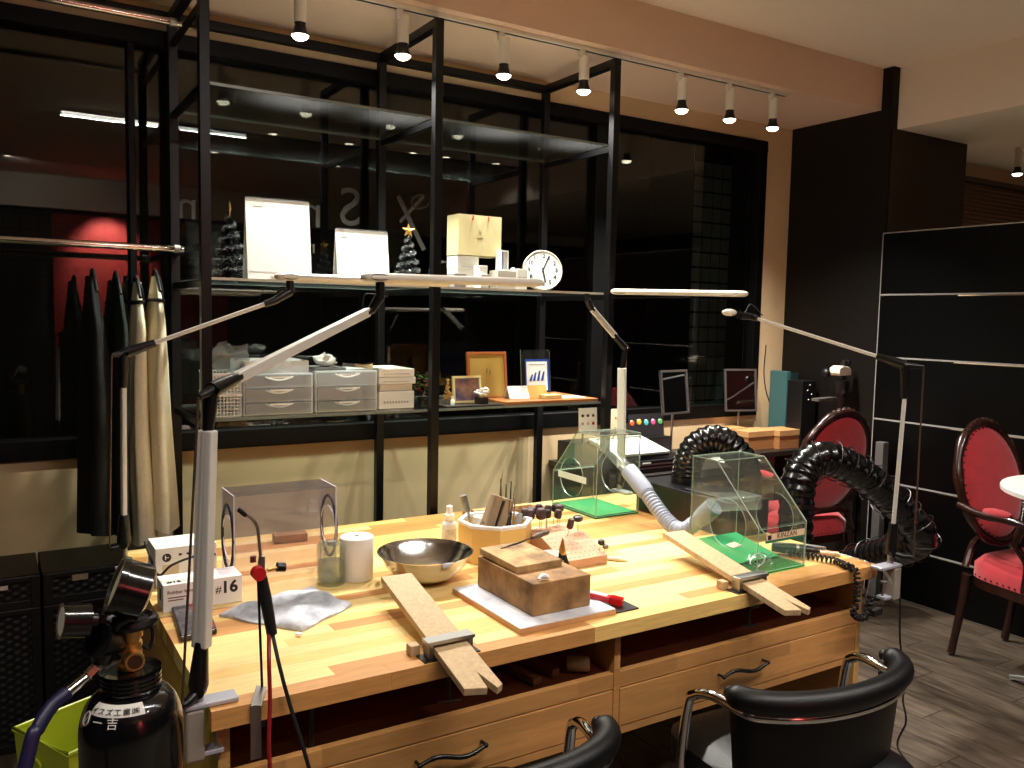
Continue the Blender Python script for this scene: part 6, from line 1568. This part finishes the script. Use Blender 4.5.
c = gm_(850,400); MB().cyl((c.x+.02,Ym+.08,ZD2+.03),(c.x+.02,Ym+.08,gm_(845,372).z),.016,n=16).build('column', m_mb, mic, smooth=40)
MB().tube([gm_(841,402),gm_(841,380)],[.034,.046],20).build('body', m_mb, mic, smooth=40); MB().tube([gm_(838,416),gm_(840,402)],[.024,.034],20).build('objective', m_mb, mic, smooth=40)
c = gm_(841,373); 
hp_ = [(-.052,0),(-.050,.028),(-.02,.042),(.03,.036),(.052,.02),(.052,-.012),(-.04,-.014)]
MB().prism([(u,v) for u,v in hp_],(c.x,Ym-.03,c.z),X_,Z_,Y_,.07).build('head', m_mc, mic, bevel=.004)
for dx in (0,.035): MB().tube([Vector((c.x+.006+dx,Ym+.0,c.z+.02)),Vector((c.x+.02+dx,Ym-.005,c.z+.07))],[.014,.017],14).build('eyepiece', m_mb, mic, smooth=40)
MB().sphere((gm_(826,373).x,Ym,gm_(826,373).z),.026,14,sc=(.8,1,1)).build('focus_knob', m_mb, mic, smooth=True); MB().cyl(gm_(845,395,-.055),gm_(845,395,-.035),.011,n=14).build('zoom_knob', m_chrome, mic, smooth=40)
MB().bar(gm_(815,400),gm_(834,398),.05,.016).build('arm_plate', M('grey_metal_plate',(110,104,96),.4,.5), mic, bevel=.002)
pw_ = thing('control_box', 'small black control box with indicator dots beside the teal folder', 'box', (gy(809,395,3.29).x,3.34,ZD2))
a,b = gy(802,400,3.29),gy(816,400,3.29); ztb = gy(809,381,3.29).z
MB().box((a.x,3.29,ZD2+.001),(b.x,3.40,ztb)).build('case', m_mb, pw_, bevel=.004)
for u,v in ((.5,.94),(.35,.86),(.65,.80),(.45,.72)): MB().sphere((a.x+(b.x-a.x)*u,3.289,ZD2+(ztb-ZD2)*v),.004,8).build('indicator', m_paper, pw_, smooth=True)
c = gz(868,431,ZD2); t = thing('white_wedge','small white wedge shaped stand with black knob by the pillar','stand',(4.03,3.06,ZD2)); 
cw = gy(868,434,3.01); zz_ = max(cw.z,ZD2+.001)
MB().prism([(-.035,0),(.04,0),(-.022,.055)],(cw.x,3.0,zz_),X_,Z_,Y_,.04).build('wedge', m_paper, t, bevel=.002); MB().sphere((cw.x-.01,2.998,zz_+.022),.009,10).build('knob', m_mb, t, smooth=True)
if zz_ > ZD2+.01: MB().box((cw.x-.03,3.003,ZD2+.001),(cw.x+.03,3.035,zz_)).build('pedestal', m_mb, t)
# wall cable right of the window
cb2 = catmull([gy(766,345,Y_WALL-.006),gy(764,375,Y_WALL-.006),gy(769,400,Y_WALL-.006),gy(782,422,Y_WALL-.006)],8); tag(rebase(MB().tube(cb2,.003,6).build('wall_cable', m_rubber, smooth=True)), 'thin dark cable drooping on the cream wall right of the window', 'cable')

# grey metal post behind the duct
t = thing('metal_post','grey square metal post on the floor behind the black duct','post',(4.12,2.78,0)); ps = gy(883,442,2.79)
MB().box((ps.x-.024,2.77,.008),(ps.x+.024,2.818,ps.z)).build('shaft', M('grey_post_metal',(120,118,114),.45,.5), t, bevel=.003); MB().box((ps.x-.05,2.74,.0005),(ps.x+.05,2.85,.008)).build('foot_plate', m_darksteel, t, bevel=.002)

# ================================================================= red upholstered chairs
def red_chair(label, loc, rz):
    """oval-back carved armchair, local +Y faces forward"""
    t = thing('oval_back_armchair', label, 'armchair', (loc[0],loc[1],0), rz, 'red oval back armchairs')
    sz = .45; lean = R(14)
    fr = Vector((0,-math.sin(lean),math.cos(lean))); bn_ = Vector((0,math.cos(lean),math.sin(lean)))
    bc = Vector((0,-.245,.785))
    def oval(a, rx, rzz): return bc+X_*(rx*math.cos(a))+fr*(rzz*math.sin(a))
    N = 40
    b = MB(); b.tube([oval(i*2*math.pi/N,.228,.272)+bn_*.004 for i in range(N)],[.021+.003*math.sin(i*2*math.pi/N*10) for i in range(N)],10,closed=True); b.build('back_frame', m_mahog, t, smooth=True, local=True)
    b = MB()
    for i in range(9):
        a = math.pi/2+(i-4)*.14; b.sphere(tuple(oval(a,.236,.284)+bn_*.012),.016-.001*abs(i-4),8)
    b.build('carved_crest', m_mahog, t, smooth=True, local=True)
    def pad(u,v,s):
        a = u*2*math.pi; r = v; return oval(a,.208*r,.252*r)+bn_*(s*(.012+.028*math.sqrt(max(0,1-r*r))))
    b = MB(); b.grid(lambda u,v: pad(u,v,1),N,9,closeu=True); b.grid(lambda u,v: pad(u,v,-1),N,9,closeu=True); b.build('back_pad', m_red, t, smooth=60, local=True)
    b = MB()
    for i in range(46): b.sphere(tuple(oval(i*2*math.pi/46,.205,.249)+bn_*.018),.0042,6)
    b.build('nailheads', M('dark_nailhead',(50,34,26),.3,.8), t, smooth=True, local=True)['kind'] = 'stuff'
    # seat
    def seat(u,v):
        a = u*2*math.pi; ca,sa = math.cos(a),math.sin(a); k = 1/((abs(ca)**4+abs(sa)**4)**.25)
        wx = .262+.03*sa*k*v; return Vector((wx*ca*k*v,.03+.235*sa*k*v,sz+.055*math.sqrt(max(0,1-v**3))))
    b = MB(); b.grid(seat,48,10,closeu=True)
    ring = [seat(i/48,1) for i in range(48)]; low = [p+Vector((0,0,-.055)) for p in ring]
    b.add(ring+low,[(i,(i+1)%48,48+(i+1)%48,48+i) for i in range(48)]); b.add(low,[tuple(range(48))]); b.build('seat', m_red, t, smooth=50, local=True)
    b = MB()
    for i in range(54):
        p = seat(i/54,1); b.sphere((p.x*1.003,.03+(p.y-.03)*1.003,sz-.044),.0042,6)
    b.build('nailheads', M('dark_nailhead',(50,34,26),.3,.8), t, smooth=True, local=True)['kind'] = 'stuff'
    b = MB(); top = [Vector((p.x*.99,.03+(p.y-.03)*.99,sz-.056)) for p in ring]; bot = [p+Vector((0,0,-.04)) for p in top]
    b.add(top+bot,[(i,(i+1)%48,48+(i+1)%48,48+i) for i in range(48)]+[tuple(range(48)),tuple(range(48,96))]); b.build('seat_rail', m_mahog, t, smooth=50, local=True)
    for sx_ in (-1,1):
        b = MB(); b.tube(catmull([(sx_*.235,.215,sz-.06),(sx_*.262,.245,sz-.13),(sx_*.245,.235,.18),(sx_*.235,.232,.06),(sx_*.255,.258,.012)],6),[.030,.032,.034,.034,.033,.032,.031,.029,.027,.025,.023,.022,.021,.020,.019,.018,.017,.0165,.016,.016,.016,.017,.019,.021,.020],10); b.build('leg', m_mahog, t, smooth=True, local=True)
        b = MB(); b.tube(catmull([(sx_*.195,-.20,sz-.06),(sx_*.195,-.215,.25),(sx_*.20,-.25,.012)],6),[.022,.0215,.021,.0205,.02,.0195,.019,.0185,.018,.0175,.017,.017,.018],10); b.build('leg', m_mahog, t, smooth=True, local=True)
        b = MB(); b.tube(catmull([(sx_*.232,-.235,.70),(sx_*.262,-.12,.685),(sx_*.282,.02,.69),(sx_*.285,.10,.682),(sx_*.278,.125,.66)],6),.017,10); b.tube(catmull([(sx_*.280,.085,.68),(sx_*.285,.06,.60),(sx_*.268,.10,.52),(sx_*.258,.09,.40)],6),.015,10); b.build('armrest', m_mahog, t, smooth=True, local=True)
        b = MB(); b.tube(catmull([(sx_*.255,-.10,.70),(sx_*.272,-.03,.706),(sx_*.28,.03,.705)],5),[.014,.018,.020,.021,.021,.021,.021,.020,.019,.017,.012],10); b.build('arm_pad', m_red, t, smooth=True, local=True)
    b = MB(); b.tube(catmull([(-.19,-.215,sz-.03),(-.12,-.225,.52),(0,-.228,.535),(.12,-.225,.52),(.19,-.215,sz-.03)],6),.016,8); b.build('back_rail', m_mahog, t, smooth=True, local=True)
    return t
red_chair('red upholstered oval back armchair in front of the black partition', (3.885,1.85), R(180-4))
red_chair('red upholstered oval back armchair half hidden behind the black duct', (3.69,3.01), R(-6))

# ================================================================= small white top table, right edge
tp0 = gz(1000,482,.88)
TX,TY,TZ = tp0.x+.20,tp0.y-.36,.88
tt = thing('pedestal_table', 'white topped pedestal table with metal tripod foot at the right edge', 'table', (TX,TY,0))
rt = (Vector((TX,TY,0))-Vector((tp0.x,tp0.y,0))).length
MB().lathe([(0,0),(rt,0),(rt,.016),(rt-.004,.02),(0,.02)],(TX,TY,TZ-.02),40).build('table_top', M('white_stone',(236,232,222),.3), tt, smooth=40)
MB().lathe([(.022,.10),(.022,.16),(.04,.20),(.026,.26),(.022,.50),(.035,.60),(.028,.70),(.07,.858)],(TX,TY,0),24).build('stem', M('ornate_silver',(170,164,152),.35,.9), tt, smooth=True)
ft = gz(1008,679,0)
for i in range(3):
    a = math.atan2(ft.y-TY,ft.x-TX)+i*2*math.pi/3; L_ = max(.25,(Vector((ft.x-TX,ft.y-TY,0))).length-.01)
    MB().tube(catmull([(TX,TY,.14),(TX+math.cos(a)*L_*.5,TY+math.sin(a)*L_*.5,.07),(TX+math.cos(a)*L_,TY+math.sin(a)*L_,.014)],6),[.02,.019,.018,.017,.016,.016,.015,.015,.014,.014,.013,.013,.012],10).build('foot', m_silver, tt, smooth=True)
b = MB()
for i in range(6):
    a = i*1.047; b.sphere((TX-.035*math.cos(.3)+.014*math.cos(a),TY-.03,.36+.014*math.sin(a)),.009,8)
b.build('flower_ornament', M('ornate_silver',(170,164,152),.35,.9), tt, smooth=True)

# ================================================================= black tub chairs in front
def tub_chair(label, loc, rz):
    """chrome framed tub chair, local +Y forward, origin under the seat"""
    t = thing('tub_chair', label, 'chair', (loc[0],loc[1],0), rz, 'black leather tub chairs at the bench')
    zr = .655; rx, ry = .258,.125
    def ring(a, k=1.0, z=zr): return Vector((rx*k*math.cos(a), -.02+ry*k*math.sin(a)*1.0, z))
    # padded rim along the back (angles from left end round the back to the right end)
    A0,A1 = R(176),R(366)
    n = 44; pts = []; rs = []
    for i in range(n+1):
        u = i/n; a = A0+(A1-A0)*u; pts.append(ring(a)); e = min(u,1-u); rs.append(.028*min(1,.6+e*9)*(1))
    b = MB(); b.tube(pts,rs,16); 
    b.sphere(tuple(pts[0]),.0167,12); b.sphere(tuple(pts[-1]),.0167,12)
    b.build('padded_rim', m_leather, t, smooth=True, local=True)
    # chrome tube: front legs, arms and back in one run
    lz = .61
    run = [(-.27,.17,.012),(-.27,.15,.30),(-.268,.125,.56),(-.266,.10,.606),(-.260,.06,.622),(-.252,.01,.624)]
    bk = [ (rx*1.0*math.cos(a),-.02+ry*1.02*math.sin(a),.622) for a in [R(180+i*18) for i in range(1,10)] ]
    run2 = [(-x,y,z) for x,y,z in reversed(run)]
    b = MB(); b.tube(catmull([Vector(p) for p in run+bk+run2],6),.0125,12); b.build('chrome_frame', m_chrome, t, smooth=True, local=True)
    # black shell below the rim
    def shell(u,v,k):
        a = R(172)+(R(368)-R(172))*u; z = .615-.235*v; kk = k*(1-.10*v); return Vector((rx*kk*math.cos(a),-.02+ry*kk*math.sin(a)*(1.0),z))
    b = MB(); b.grid(lambda u,v: shell(u,v,.985),28,8); b.grid(lambda u,v: shell(u,v,.93),28,8)
    for v in (0,1):
        vs = [shell(i/27,v,.985) for i in range(28)]+[shell(i/27,v,.93) for i in range(28)]; b.add(vs,[(i,i+1,28+i+1,28+i) for i in range(27)])
    b.build('back_shell', m_leather, t, smooth=50, local=True)
    def seat(u,v):
        a = u*2*math.pi; ca,sa = math.cos(a),math.sin(a); k = 1/((abs(ca)**5+abs(sa)**5)**.2); return Vector((.235*ca*k*v,.06+.235*sa*k*v,.435+.03*math.sqrt(max(0,1-v**4))))
    b = MB(); b.grid(seat,44,9,closeu=True); ring_ = [seat(i/44,1) for i in range(44)]; low = [p+Vector((0,0,-.055)) for p in ring_]
    b.add(ring_+low,[(i,(i+1)%44,44+(i+1)%44,44+i) for i in range(44)]); b.add(low,[tuple(range(44))]); b.build('seat', m_leather, t, smooth=50, local=True)
    for sx_ in (-1,1):
        MB().tube([(sx_*.205,-.10,.385),(sx_*.235,-.185,.012)],.0125,12).build('leg', m_chrome, t, smooth=True, local=True)
        MB().tube([(sx_*.268,.146,.375),(sx_*.15,.146,.372)],.010,10).build('seat_bar', m_chrome, t, smooth=True, local=True)
    return t
tub_chair('black leather tub chair with chrome frame at the right bench drawer', (1.675,1.30), R(-5))
tub_chair('black leather tub chair with chrome frame cut off by the bottom edge', (.81,1.372), R(-5))
